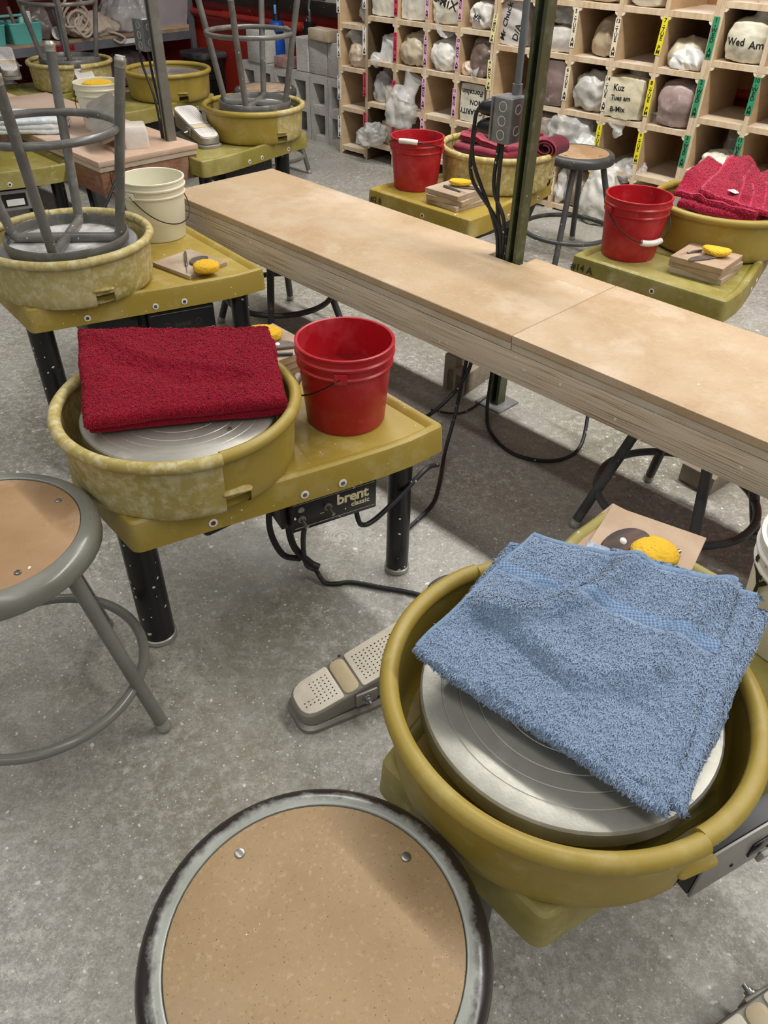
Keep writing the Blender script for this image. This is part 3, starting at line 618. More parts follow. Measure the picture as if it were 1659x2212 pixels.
for u, dz, lb in ((-.2, -.01, 'upright hollow concrete block touching the narrow cubby unit'), (-.545, .0, 'upright hollow concrete block, third from the cubbies in the bottom row'), (-.715, .0, 'upright hollow concrete block under the small red brick'),
                  (-.882, 0, 'upright hollow concrete block under the blue bottle'), (-1.046, 0, 'upright hollow concrete block at the left end of the bottom row')):
    c = share(blk, None, cub(u, .1 + dz, 0), (0, 0, ANG_U)); tag(c, lb, 'block', GB)
bm = BM(); box(bm, 0, .16, 0, .2, 0, .185, bev=.008); sb = obj('concrete_block', bm, block_m(), loc=cub(-.372, .1, .3855), rot=(0, 0, ANG_U)); tag(sb, 'solid-faced concrete block on the second course under the beige brick', 'block', GB)
for u, dd, lb in ((-.2, .09, 'solid-faced concrete block on the second course touching the narrow cubby'), (-.955, .09, 'solid-faced concrete block on the second course left of the blue bottle'), (-1.03, .22, 'solid-faced concrete block set back at the left end of the second course')):
    c = share(sb, None, cub(u, dd, .3855), (0, 0, ANG_U)); tag(c, lb, 'block', GB)
bm = BM(); hollow_block(bm, .115, .19, .187, .022, 1)
hb = obj('concrete_block', bm, block_m(), smooth=0, loc=cub(-.49, .29, .3855) , rot=(PI / 2, 0, ANG_U)); hb.rotation_euler = (0, 0, ANG_U); hb.location = cub(-.492, .1, .3855)
me = hb.data; bmx = BM(); box(bmx, 0, .112, 0, .19, 0, .187, bev=.006); 
bmx.to_mesh(me); bmx.free(); me.update()
tag(hb, 'narrow concrete block on the second course beside the red brick', 'block', GB)
bm = BM(); box(bm, 0, .20, 0, .1, 0, .062, bev=.008, seg=2); tag(obj('fire_brick', bm, mat('beige_fire_brick', '#c8b79a', '#b3a184', 9, rough=.85, dust=('#d8cfc2', .45, .7, 12, .6), bump=.4, bscale=70), loc=cub(-.355, .08, .5712), rot=(0, 0, ANG_U - .1)), 'beige chipped brick lying on top of the concrete blocks', 'brick')
bm = BM(); box(bm, 0, .15, 0, .09, 0, .062, bev=.006); box(bm, .02, .04, .03, .06, .055, .0622); tag(obj('red_brick', bm, mat('dusty_red_brick', '#8e6660', '#a98a86', 14, rough=.9, dust=('#c7b8b4', .5, .66, 22, .6), bump=.5, bscale=60), loc=cub(-.695, .09, .3855), rot=(0, 0, ANG_U + .06)), 'small dusty red brick lying on the concrete blocks', 'brick')
# blue bottle
bt = thing('spray_bottle', 'blue spray bottle with black neck on the concrete blocks', 'bottle', cub(-.82, .24, .386))
blu = mat('blue_bottle_plastic', '#1c4fa8', '#17479c', 8, rough=.3)
latheo('bottle_body', [(0, 0), (.045, 0), (.049, .01), (.049, .10), (.046, .135), (.044, .14)], blu, bt, 28)
latheo('collar', [(.044, .14), (.04, .145), (.04, .168), (.044, .172)], mat('black_rubber', '#15161a', rough=.5), bt, 28)
latheo('shoulder', [(.046, .170), (.05, .18), (.05, .20), (.043, .222), (.028, .232), (0, .236)], blu, bt, 28)
latheo('neck', [(.024, .232), (.021, .26), (.018, .30), (.02, .335), (.03, .35), (.03, .365), (0, .37)], mat('black_rubber', '#15161a', rough=.5), bt, 20)
boxo('trigger', (-.008, .008, -.028, -.018, .27, .32), mat('light_blue_trigger', '#5d9bd0', rough=.4), bt, bev=.003)
# hose end on the wall
hw = thing('wall_valve', 'black valve box hanging from a bent grey tube on the red wall', 'valve', cub(-.61, .34, .585), ANG_U)
tubeo('bent_tube', cat([(-.085, .09, .16), (-.05, .05, .135), (-.015, .01, .108), (0, 0, .095), (.002, 0, .06), (.0, 0, .036)], 5), .008, conduit_m(), hw, 10)
boxo('valve_box', (-.035, .035, -.025, .025, -.03, .034), black_plain(), hw, bev=.006)
tubeo('ring_pull', [(-.02 + .012 * math.cos(a), 0, .05 + .014 * math.sin(a)) for a in [i * PI / 6 for i in range(12)]], .003, steel(), hw, 6, closed=True)
tubeo('yellow_fitting', [(-.035, 0, 0), (-.055, .01, 0)], .013, mat('yellow_fitting', '#d9b23a', rough=.4), hw, 10)

# black tote bin
bnC = Vector((-1.39, 6.37, 0))
bn = thing('storage_bin', 'black lidded storage bin with a white label in the corner by the red wall', 'bin', bnC, ANG_U)
blk_p = mat('black_bin_plastic', '#131315', '#1d1d20', 8, rough=.4); 
bm = BM(); loft(bm, [[(p.x * s - .0, p.y * s2, z) for p in round_poly([(-.28, .03), (-.02, .03), (-.02, .23), (-.28, .23)], .03)] for s, s2, z in ((.92, .96, 0), (1, 1, .30))]); obj('bin_body', bm, blk_p, bn)
bm = BM(); prism(bm, round_poly([(-.3, .01), (0, .01), (0, .25), (-.3, .25)], .035), .30, .342, .012); obj('bin_lid', bm, mat('dusty_black_lid', '#2a292b', '#4a4749', 5, rough=.6, dust=('#7c7477', .45, .65, 7, .6)), bn)
boxo('label_sticker', (-.24, -.05, .0215, .026, .215, .275), paper_white(), bn); boxo('red_logo', (-.22, -.17, .0200, .0216, .238, .262), mat('red_print', '#b5242b', rough=.5), bn)
boxo('side_handle', (-.021, -.008, .07, .19, .17, .21), blk_p, bn, bev=.01)

# ================================================================== LEFT SHELF
s_e = Vector((-1.503, 6.771, 0)); dirS = -n_
def shp(s, back, z): return s_e + dirS * s - u_ * back + Vector((0, 0, z))   # s along the shelf away from the red wall
ANG_S = math.atan2(dirS.y, dirS.x)
sh = thing('metal_shelf', 'grey metal shelf unit with plywood deck along the dark red wall', 'shelving', s_e, ANG_S)
# local x along shelf (away from wall), local y = +? (rot of dirS by 90deg) -> u_ or -u_
loc_y = Vector((-math.sin(ANG_S), math.cos(ANG_S), 0)); SY = 1 if loc_y.dot(-u_) > 0 else -1
zt = .447
gs = mat('grey_shelf_steel', '#6d7076', '#7d8087', 6, rough=.42, metal=.4, specks=[('#d8d6d2', 40, .08, .12)])
for zz, nm in ((zt, 0), (1.05, 1), (.10, 2)):
    o = boxo('shelf_beam', (0, 2.6, min(0, SY * .03), max(0, SY * .03), zz - .05, zz), gs, sh); share(o, sh, (0, SY * .45, 0))
    boxo('shelf_deck', (0, 2.6, min(SY * .012, SY * .46), max(SY * .012, SY * .46), zz, zz + .018), ply_worn(), sh)
for x in (0, 1.05, 2.56):
    for y in (0, SY * .45):
        boxo('upright', (x, x + .04, y - .012, y + .012, 0, 1.6), gs, sh)
boxo('red_label', (1.0, 1.14, min(-SY * .002, 0), max(-SY * .002, 0), zt - .047, zt - .004), mat('red_tape', '#a3202f', rough=.5), sh)
texto('lettering', 'EXTRAS', .036, ink(), sh, (1.07, -SY * .0026, zt - .026), (PI / 2, 0, 0 if SY > 0 else PI), bold=.0008)
boxo('white_label', (.46, .62, min(-SY * .002, 0), max(-SY * .002, 0), zt - .036, zt - .008), paper_white(), sh)
def shel(name, label, ccat, s, back, z=zt + .0185, rz=0): return thing(name, label, ccat, shp(s, back, z), ANG_S + rz)
# turquoise caddy (two compartments)
cd = shel('tool_caddy', 'turquoise two-compartment plastic caddy full of tools on the metal shelf', 'caddy', 1.42, .02)
tq = mat('turquoise_plastic', '#5fb5ac', '#6cc0b7', 6, rough=.4)
for x in (-.125, .125):
    bm = BM(); prof = [(.88, 0), (1, .105), (1.04, .11), (1.04, .118), (.95, .118), (.84, .012)]
    base = round_poly([(-.11, 0), (.11, 0), (.11, SY * .2), (-.11, SY * .2)] if SY > 0 else [(-.11, SY * .2), (.11, SY * .2), (.11, 0), (-.11, 0)], .02)
    cy0 = SY * .1
    loft(bm, [[((p.x) * k + x, (p.y - cy0) * k + cy0, z) for p in base] for k, z in prof]); obj('compartment', bm, tq, cd)
tubeo('caddy_handle', [(-.2, SY * .1, .15), (.2, SY * .1, .15)], .008, tq, cd)
for k, (x, h, c) in enumerate(((-.17, .17, '#d8d5cf'), (-.1, .2, '#7d6a55'), (-.14, .15, '#9fd0c8'), (.08, .16, '#8a8f92'), (.15, .15, '#b5b1aa'), (.03, .18, '#6b5b49'))):
    tubeo('tool_handle', [(x, SY * (.06 + .02 * (k % 3)), .02), (x + .02 * (k % 2 * 2 - 1), SY * (.08 + .02 * (k % 3)), h)], .012 if k % 2 else .02, mat('tool_' + c, c, rough=.5), cd, 8)
# canvas apron with straps
ap = shel('canvas_apron', 'cream canvas apron with loose looped straps on the metal shelf', 'apron', .78, .12)
cv = mat('cream_canvas', '#c9bbaa', '#b9aa98', 9, rough=.85, bump=.25, bscale=60)
bm = bagmesh(.36, .24, .15, 3.3, .2, .06, 12, .7, .2, 22); obj('folded_cloth', bm, cv, ap, smooth=60)
for k in range(5):
    r = .05 + .012 * k; cx0 = .13 + .02 * k; ph = k * 1.1
    pts = [(cx0 + r * math.cos(a) * (1 + .2 * math.sin(2 * a + ph)), SY * (-.125 + .02 * math.sin(a + ph)), .012 + r * 1.1 + .015 * k + r * 1.1 * math.sin(a)) for a in [i * PI / 9 for i in range(18)]]
    tubeo('strap', pts, .008, cv, ap, 6, closed=True)
tubeo('strap', cat([(-.05, -SY * .1, .03), (-.12, -SY * .13, .01), (-.17, -SY * .135, -.02), (-.13, -SY * .135, -.045), (-.08, -SY * .132, -.02)], 5), .008, cv, ap, 6)
# wrapped pot
wp = shel('wrapped_pot', 'large pot wrapped in crinkled clear plastic on the metal shelf', 'pot', .42, .2)
latheo('pot', [(0, 0), (.12, 0), (.14, .05), (.145, .12), (.135, .13), (.1, .02), (0, .015)], mat('pale_pot', '#bdb6b3', '#a8a09d', 8, rough=.6), wp, 32)
bm = bagmesh(.36, .32, .26, 7.7, .3, .07, 10, .5, 0, 22); obj('plastic_wrap', bm, bmat('#d6d3d3', '#e9e7e6', 'clear'), wp, smooth=60)
tag(boxo('white_board', (-.01, .29, 0, .008, 0, .2), mat('pale_lilac_board', '#b9aeb2', '#aca1a5', 5, rough=.6), loc=shp(.33, .03, zt + .03), rot=(-.25 * SY, 0, ANG_S + PI)), 'pale rectangular board leaning at the end of the metal shelf', 'board')
tag(boxo('wood_plank', (0, .34, -.04, .04, 0, .02), cub_wood(), loc=shp(.345, .05, zt + .019), rot=(0, 0, ANG_S + PI)), 'short pale wooden plank lying under the leaning board', 'plank')
bm = bagmesh(.3, .25, .22, 9.1, .3, .04, 9, .4); tag(obj('clay_sack', bm, bmat('#4a3f3d', '#5d5150', 'bag'), loc=shp(.5, .2, .12), rot=(0, 0, ANG_S)), 'dark brown sack on the lowest metal shelf beside the bin', 'bag')
bm = bagmesh(.3, .25, .16, 11.1, .3, .05, 9, .4); tag(obj('plastic_bag', bm, bmat('#8b8486', '#a09a9b', 'clear'), loc=shp(1.55, .05, .12), rot=(0, 0, ANG_S)), 'crumpled dark plastic bag on the lowest metal shelf under the caddy', 'bag')
bm = bagmesh(.26, .2, .17, 12.1, .35, .03, 9, .3); tag(obj('clay_sack', bm, bmat('#6f625d', '#80726c', 'bag'), loc=shp(1.1, .2, zt + .019), rot=(0, 0, ANG_S)), 'brown wrapped bundle behind the apron straps', 'bag')
tag(latheo('paper_cup', [(0, 0), (.03, 0), (.037, .075), (.035, .075), (.028, .004), (0, .004)], paper_white(), seg=20, loc=shp(1.03, .06, zt + .055), rot=(0, PI / 2 - .1, ANG_S + .5)), 'small white cup lying on its side on the metal shelf', 'cup')

# ================================================================== BENCHES
d1 = Vector((.7071, -.7071, 0)); p1 = Vector((.7071, .7071, 0))
def bench(label, corner_near_left, length, width, top, joint, notch=None, lip=0):
    """local x along the bench from its far-left end, y across (0 = camera side edge), z up"""
    t = thing('work_bench', label, 'bench', corner_near_left, -PI / 4)
    z1 = top; th = .019
    for (a, b) in ((0, joint - .001), (joint + .001, length)):
        bm = BM()
        if notch and a <= notch[0] < b:
            x0, x1, y0 = notch
            prism(bm, [(a, 0), (b, 0), (b, y0), (x1, y0), (x0, y0), (x0, width), (a, width)], z1 - th, z1, .0015)
            obj('top_sheet', bm, bench_top_m(), t, smooth=0)
            bm = BM(); box(bm, x1, b, y0 + .001, width, z1 - th, z1 - .0006, bev=.001); obj('filler_strip', bm, bench_top_m(), t, smooth=0)
            bm = BM(); prism(bm, [(a, .003), (b, .003), (b, y0), (x0, y0), (x0, width - .003), (a, width - .003)], z1 - 2 * th - .001, z1 - th - .001, .001); obj('lower_sheet', bm, ply_edge(), t, smooth=0)
        else:
            box(bm, a, b, 0, width, z1 - th, z1, bev=.0015); obj('top_sheet', bm, bench_top_m(), t, smooth=0)
            bm = BM(); box(bm, a, b, .003, width - .003, z1 - 2 * th - .001, z1 - th - .001, bev=.001); obj('lower_sheet', bm, ply_edge(), t, smooth=0)
    za, zb = z1 - 2 * th - .002 - .078, z1 - 2 * th - .002
    o = boxo('apron_board', (.006, length, .004, .042, za, zb), pine(), t, bev=.003); share(o, t, (0, width - .046, 0))
    boxo('end_board', (.006, .044, .042, width - .042, za, zb), pine(), t, bev=.003)
    for x in (.62, 1.475, 2.35):
        if x < length - .1: boxo('cross_board', (x - .019, x + .019, .043, width - .043, za, zb), pine(), t)
    return t
cn1 = Vector((-.754, 2.707, 0))
# post spot in bench 1 local coordinates
def b1(x, y): v = Vector((x, y, 0)) - cn1; return v.dot(d1), v.dot(p1)
post_c = Vector((.352, 2.148, 0))
px_, py_ = b1(post_c.x, post_c.y)
bench('long dusty tan work bench crossing the middle of the room', cn1, 2.95, .441, .465, 1.475, notch=(px_ - .075, px_ + .035, py_ - .024))
cn2 = Vector((-1.094, 3.043, 0))
b2 = thing('work_bench', 'short end of a second dusty work bench at the upper left', 'bench', cn2, 3 * PI / 4)
# local x runs back-left from the near end, y = -right... near end is x=0, right side is y<0
L2, W2, z1, th = 2.6, .437, .465, .019
pinkish = mat('pinkish_bench_board', '#c3a58c', '#b89880', 3, rough=.6, dust=[('#d9c5b3', .42, .7, 2.3, .8), ('#e0d2c6', .56, .72, 5, .5)], specks=[('#f0e8da', 26, .06, .10)], bump=.04, bscale=260)
boxo('top_sheet', (0, 1.34, -W2, 0, z1 - th, z1), pinkish, b2, bev=.0015); boxo('top_sheet', (1.342, L2, -W2 + .15, 0, z1 - th, z1), pinkish, b2, bev=.0015)
boxo('lower_sheet', (.006, 1.34, -W2 + .004, -.004, z1 - 2 * th - .001, z1 - th - .001), ply_edge(), b2, bev=.001)
za, zb = z1 - 2 * th - .09, z1 - 2 * th - .002
brn = mat('brown_stained_pine', '#8c6145', '#74503a', 8, rough=.6, stretch=(3, 3, 20), dust=('#b99f88', .5, .7, 7, .6), specks=[('#d8c9b8', 40, .1, .1)], bump=.15, bscale=20)
boxo('end_board', (.01, .048, -W2 + .045, -.045, za, zb), brn, b2, bev=.003)
boxo('apron_board', (.01, L2, -.043, -.006, za, zb), brn, b2, bev=.003); boxo('apron_board', (.01, 1.33, -W2 + .006, -W2 + .043, za, zb), brn, b2, bev=.003)
for x in (.25, 1.5): 
    for y in (-.1, -W2 + .22): boxo('bench_leg', (x, x + .04, y - .02, y + .02, 0, za), gs, b2)

# ================================================================== STRUT POSTS WITH OUTLET BOXES
def strut(label, c, rz, m, box_side, boxz, cords, conduit, holes_z=(0.03, .3), base_m=None):
    t = thing('strut_post', label, 'post', c, rz)
    w = .036; h = 2.2; k = .0035
    bm = BM()
    poly = [(-w / 2, -w / 2), (w / 2, -w / 2), (w / 2, w / 2), (-w / 2, w / 2), (-w / 2, w / 2 - .010), (-w / 2 + .007, w / 2 - .010), (-w / 2 + .007, w / 2 - k), (w / 2 - k, w / 2 - k), (w / 2 - k, -w / 2 + k), (-w / 2 + .007, -w / 2 + k), (-w / 2 + .007, -w / 2 + .010), (-w / 2, -w / 2 + .010)]
    n = len(poly); r0 = [bm.verts.new((x, y, 0)) for x, y in poly]; r1 = [bm.verts.new((x, y, h)) for x, y in poly]
    for i in range(n): bm.faces.new((r0[i], r0[(i + 1) % n], r1[(i + 1) % n], r1[i]))
    bm.faces.new(r1); bm.faces.new(r0)
    obj('channel', bm, m, t, smooth=20)
    boxo('base_plate', (-.05, .05, -.05, .05, 0, .006), galv(), t, bev=.001)
    return t
strut1 = strut('tall green painted strut post standing in the long bench', post_c, PI / 4, strut_green(), None, None, None, None)
strut2c = Vector((-.905, 3.40, 0))
strut2 = strut('tall dull steel strut post standing in the second bench', strut2c, PI / 4 - .08, strut_steel(), None, None, None, None)

def outlet(label, c, rz, plugs=True):
    """box faces: local -y = left-facing knock-out side, local x = ..."""
    t = thing('outlet_box', label, 'outlet box', c, rz)
    g = galv(); wx, wy, hz = .058, .062, .108
    bm = BM(); prism(bm, round_poly([(-wx / 2, -wy / 2), (wx / 2, -wy / 2), (wx / 2, wy / 2), (-wx / 2, wy / 2)], .008, 3), 0, hz, .003); obj('box_shell', bm, g, t, smooth=40)
    for k in range(3):
        bm = BM(); tube(bm, [(.0115 * math.cos(a), 0, .0115 * math.sin(a)) for a in [i * PI / 10 for i in range(20)]], .0012, 6, closed=True)
        o = obj('knockout', bm, galv_edge(), t, loc=(.004 - .0, -wy / 2 - .0006, .021 + .033 * k))
    for k in range(2):
        bm = BM(); tube(bm, [(0, .011 * math.cos(a), .011 * math.sin(a)) for a in [i * PI / 10 for i in range(20)]], .001, 6, closed=True)
        obj('knockout', bm, galv_edge(), t, loc=(wx / 2 + .0006, 0, .03 + .05 * k))
    boxo('cover_plate', (-wx / 2 - .006, -wx / 2, -wy / 2 - .002, wy / 2 + .002, .001, hz - .001), g, t, bev=.002)
    return t
ob = Vector((.298, 2.189, .762))
outlet('grey metal outlet box on the green post', ob, -PI / 4)
# plugs (each with its cord) hanging from the outlet box down through the bench slot
e1 = Vector((-.7071, .7071, 0))     # left along the bench, away from the post
slot = Vector((.315, 2.172, .44))
def cord_thing(name, label, path, r=.005, m=None, plug=None, cat_='cord', grp=None, prong=None):
    t = thing(name, label, cat_, (0, 0, 0), 0, grp)
    tubeo('cable', cat(path, 7), r, m or cord_mat(), t, 8)
    if plug:
        a, b, rr = plug; a, b = Vector(a), Vector(b); dv = b - a
        tubeo('plug', [a, a + dv * .18, a + dv * .45, a + dv * .8, b], [rr, rr, rr * .95, rr * .72, rr * .4], black_plain(), t, 16)
    return t
pa = ob + e1 * .036
GC = 'power cords hanging from the outlet box on the green post'
for k, (z, px2, lab, mid, end) in enumerate(((.078, (0, 0), 'upper black plug and cord on the green post', (-.028, .028), (-.008, .006)), (.034, (0, 0), 'lower black plug and cord on the green post', (-.02, .02), (.0, .0)))):
    a = ob + Vector((-.026, .018, z)); b = a + Vector((-.048, .016, -.006)) ; tip = b + e1 * .01 + Vector((0, 0, -.03))
    cord_thing('extension_cord', lab, [b, tip, tip + Vector((.004, -.004, -.10)), slot + Vector((mid[0], mid[1], .12)), slot + Vector((end[0], end[1], .03)), slot + Vector((end[0], end[1], -.16))], .0052, plug=(a, b, .022))
cord_thing('extension_cord', 'middle black cord dropping straight from the outlet box on the green post', [ob + e1 * .02 + Vector((0, 0, .004)), ob + e1 * .021 + Vector((-.002, 0, -.12)), slot + Vector((.0, .004, .12)), slot + Vector((.005, .0, .0)), slot + Vector((.005, 0, -.16))], .0055)
cord_thing('extension_cord', 'right black cord slanting behind the green post', [ob + e1 * .01 + Vector((0, 0, .004)), ob + e1 * .008 + Vector((.0, 0, -.14)), ob + e1 * -.02 + Vector((.0, .02, -.24)), Vector((.355, 2.23, .40)), Vector((.36, 2.25, .2))], .0055)
cnd = thing('conduit', 'thin grey conduit running up the green post', 'conduit', ob + Vector((.016, .016, .108)) + p1 * .002, 0)
tubeo('conduit_tube', [(0, 0, .02), (0, 0, .5), (0, 0, 1.3)], .0088, conduit_m(), cnd, 14); tubeo('connector', [(0, 0, 0), (0, 0, .004), (0, 0, .022), (0, 0, .024)], [.0125, .0125, .0125, .0135], galv(), cnd, 12)
ob2 = Vector((-.955, 3.45, .775))
outlet('grey metal outlet box on the dull steel post', ob2, -PI / 4)
o2 = ob2 + e1 * .036
cord_thing('extension_cord', 'left black cord with grey plug on the dull steel post', [o2 + e1 * .03 + Vector((0, 0, .03)), o2 + e1 * .03 + Vector((.0, 0, -.05)), o2 + Vector((.02, -.02, -.17)), Vector((-.945, 3.425, .46)), Vector((-.945, 3.425, .3))], .005, plug=(o2 + Vector((0, 0, .04)), o2 + e1 * .035 + Vector((0, 0, .038)), .02))
cord_thing('extension_cord', 'right black cord dropping along the dull steel post', [ob2 + Vector((.0, -.01, .004)), ob2 + Vector((.005, -.012, -.08)), ob2 + Vector((.02, -.03, -.2)), Vector((-.935, 3.415, .46)), Vector((-.935, 3.415, .3))], .005)

# ================================================================== POTTER'S WHEELS
TBASE = [(-.19, -.133), (.02, -.179), (.2, -.2185), (.30, -.2385), (.36, -.2465), (.455, -.2475)]
TBASE = TBASE + [(x, -y) for x, y in TBASE[::-1]]
TRAD = [.022, .3, .3, .25, .25, .018]; TRAD = TRAD + TRAD[::-1]
def trim_outline(d): return round_poly(offset_poly(TBASE, d), [max(.004, r - d) for r in TRAD], 4)
def table_mesh():
    bm = BM(); z0, z1, zi = .357, .42, .409
    R = [[(p.x, p.y, z) for p in trim_outline(d)] for d, z in ((.012, .395), (.006, z0), (0, z0), (.003, z1 - .010), (.0048, z1 - .004), (.010, z1), (.016, z1), (.022, z1 - .003), (.030, zi), (.05, zi))]
    loft(bm, R); return bm
def half_pan(a0, a1, dr, notch):
    """one half of the splash pan, wall with rolled rim; the notch leaves out a window low on the wall at the a0 end"""
    seg = 64; bm = BM(); zb = .412; zr = .537; t = .004
    zs = [zb, zb + .004, zb + .012, zb + .030, .47, .51, .53]
    def rad(z):
        k = (z - zb) / (zr - zb); r = .203 + .008 * k + dr
        if z < zb + .012: r -= .010 * (1 - (z - zb) / .012) ** 2
        return r
    A = [a0 + (a1 - a0) * i / seg for i in range(seg + 1)]
    def skip(i, j):
        if not notch: return False
        d = abs(A[i] - (a0 if notch > 0 else a1)); return j < 3 and d < .20
    O = [[bm.verts.new((rad(z) * math.cos(a), rad(z) * math.sin(a), z)) for a in A] for z in zs]
    I = [[bm.verts.new(((rad(z) - t) * math.cos(a), (rad(z) - t) * math.sin(a), z)) for a in A] for z in zs]
    for j in range(len(zs) - 1):
        for i in range(seg):
            if skip(i, j): continue
            bm.faces.new((O[j][i], O[j][i + 1], O[j + 1][i + 1], O[j + 1][i])); bm.faces.new((I[j][i], I[j + 1][i], I[j + 1][i + 1], I[j][i + 1]))
            if not (0 <= j - 1) or skip(i, j - 1): bm.faces.new((O[j][i], I[j][i], I[j][i + 1], O[j][i + 1]))
        for i in (0, seg):
            ii = 0 if i == 0 else seg - 1
            if not skip(ii, j): bm.faces.new((O[j][i], O[j + 1][i], I[j + 1][i], I[j][i]))
    # rolled rim
    rr = .0115; rc = rad(.53) - t / 2 + .003
    tube(bm, [(rc * math.cos(a), rc * math.sin(a), .534) for a in A], rr, 12)
    # floor of the pan
    F = [[bm.verts.new((r * math.cos(a), r * math.sin(a), zb + .002)) for a in A] for r in (rad(zb) - t, .10)]
    for i in range(seg): bm.faces.new((F[0][i], F[0][i + 1], F[1][i + 1], F[1][i]))
    return bm
PROTO = {}
def wheel(label, loc, rz, tm, pm, pm2, seam, boxkind='brent', num=None, top_text=None, pan=True, head=None, legs=True, panrot=None, gap=0.0):
    t = thing('pottery_wheel', label, 'pottery wheel', (loc[0], loc[1], 0), math.radians(rz), 'pottery wheels along the benches')
    if 'table' not in PROTO: PROTO['table'] = obj('table_top', table_mesh(), tm, None, smooth=30); tb = PROTO['table']; tb.parent = t
    else:
        tb = share(PROTO['table'], t, (0, 0, 0)); 
        if tm != tb.data.materials[0]:
            tb.data = tb.data.copy(); tb.data.materials[0] = tm
    # legs
    for x, y, r in ((-.135, 0, .034), (.40, -.172, .0265), (.40, .172, .0265)):
        l = latheo('leg', [(0, .012), (r, .012), (r, .20), (r, .39), (0, .39)], black_paint(), t, 24, loc=(x, y, 0))
        latheo('leg_foot', [(0, 0), (r - .001, 0), (r + .003, .004), (r + .003, .014), (r + .0007, .016), (0, .016)], alu(), l, 24)
    # bolts and hole on the front skirt, hole on the end skirt
    def hw_(x): 
        xs = [(-.19, .133), (.02, .179), (.2, .2185), (.30, .2385), (.36, .2465), (.455, .2475)]
        for (a, b), (c, d) in zip(xs, xs[1:]):
            if a <= x <= c: return b + (d - b) * (x - a) / (c - a)
    for sgn in (-1, 1):
        for x, kind in ((-.05, 'plug'), (.126, 'screw'), (.204, 'screw')):
            y = sgn * (hw_(x) - .0005); a = sgn * math.atan2(.0395, .18)
            rot = (PI / 2, 0, a) if sgn < 0 else (-PI / 2, 0, a)
            w = latheo('washer', [(0, .0005), (.0085, .0005), (.0085, .0018), (.005, .0022), (0, .0022)], paper_white(), t, 16, loc=(x, y - sgn * .0004, .374), rot=rot)
            latheo('screw_head' if kind == 'screw' else 'plug_cap', [(.0052, .001), (.0045, .003), (0, .0038)], tool_metal() if kind == 'screw' else mat('brown_plug', '#5c3d2b', rough=.6), w, 14)
    w = latheo('washer', [(0, 0), (.0085, 0), (.0085, .0015), (.006, .0018), (0, .0018)], paper_white(), t, 16, loc=(.4522, .03, .385), rot=(PI / 2, 0, PI / 2))
    latheo('plug_cap', [(.0056, .001), (.0045, .0025), (0, .003)], mat('brown_plug', '#5c3d2b', rough=.6), w, 14)
    # wheel head with turned grooves
    prof = [(0, .488), (.166, .488), (.176, .490), (.178, .494), (.178, .516), (.1755, .519), (.17, .52)]
    for r in (.152, .132, .112, .086, .06, .03): prof += [(r + .0012, .52), (r + .0004, .5192), (r - .0004, .5192), (r - .0012, .52)]
    prof += [(0, .52)]
    latheo('wheel_head', prof, head or alu(), t, 72)
    latheo('shaft', [(.022, .40), (.022, .50)], steel(), t, 20)
    for a in (0, PI):
        latheo('bat_pin', [(0, .523), (.0035, .5235), (.004, .5205), (0, .5205)], steel(), t, 10, loc=(.127 * math.cos(a + 1.8), .127 * math.sin(a + 1.8), 0))
    if pan:
        s = math.radians(seam); p = obj('splash_pan', half_pan(s, s + PI, .0, 1), pm, t, smooth=40)
        q = obj('splash_pan', half_pan(s - PI, s + gap * 0 - gap, .0042, 0), pm2, t, smooth=40)
        bm = BM(); prism(bm, round_poly([(-.004, -.010), (.045, -.008), (.05, .0), (.045, .008), (-.004, .010)], .006, 3), 0, .006, .002)
        obj('pan_latch', bm, pm2, q, loc=(.206 * math.cos(s), .206 * math.sin(s), .455), rot=(0, 0, s + PI / 2 - .12))
    # control box
    if boxkind:
        ang = math.atan2(-.0395, .18)
        face = {'brent': black_paint(), 'dark': black_plain(), 'grey': mat('grey_control_panel', '#8b8883', '#9b9893', 6, rough=.42, metal=.3, specks=[('#cfcac0', 40, .07, .1)]), 'label': mat('grey_control_panel', '#8b8883')}[boxkind]
        # box local frame: x along the face, y into the wheel; drawn in the wheel's frame through location/rotation
        gk = boxkind == 'grey'; bl, bh = (.24, .098) if gk else (.186, .074)
        cb = boxo('control_box', (0, bl, .004, .11, 0, bh), black_plain(), t, bev=.003, loc=(.038, -.208, .276) if gk else (.108, -.180, .273), rot=(0, 0, math.radians(-15)) if gk else (0, 0, ang))
        boxo('front_panel', (0, bl, 0, .004, 0, bh), face, cb, bev=.0015)
        boxo('bracket', (-.016, -.001, .02, .10, .0, .085), black_plain(), cb, bev=.002)
        if boxkind == 'brent':
            texto('brand_lettering', 'brent', .0345, cream_ink(), cb, (.132, -.0003, .0475), (PI / 2, 0, 0), bold=.0009, spacing=.93)
            texto('brand_lettering', 'classic', .0165, cream_ink(), cb, (.149, -.0003, .027), (PI / 2, 0, 0), bold=.0004)
            for zz in (.008, .066): boxo('panel_line', (.004, .182, -.0006, .0002, zz, zz + .0012), mat('pale_line', '#9d9a92', rough=.5), cb)
            boxo('direction_mark', (.06, .068, -.0006, .0002, .028, .0295), cream_ink(), cb)
            for x, z in ((.019, .031), (.076, .042)):
                k = latheo('switch_nut', [(0, 0), (.0085, 0), (.0085, .004), (.005, .006), (.004, .009)], steel(), cb, 12, loc=(x, 0, z), rot=(PI / 2, 0, 0))
                tubeo('toggle', [(0, 0, .006), (.001, -.004, .018), (.002, -.006, .024)], [.0028, .0034, .0042], steel(), k, 10)
            k = latheo('indicator', [(.007, 0), (.007, .0025), (.004, .004), (0, .003)], steel(), cb, 14, loc=(.019, 0, .053), rot=(PI / 2, 0, 0))
        elif boxkind == 'dark':
            texto('brand_lettering', 'brent', .02, grey_ink(), cb, (.093, -.0003, .03), (PI / 2, 0, 0), bold=.0006)
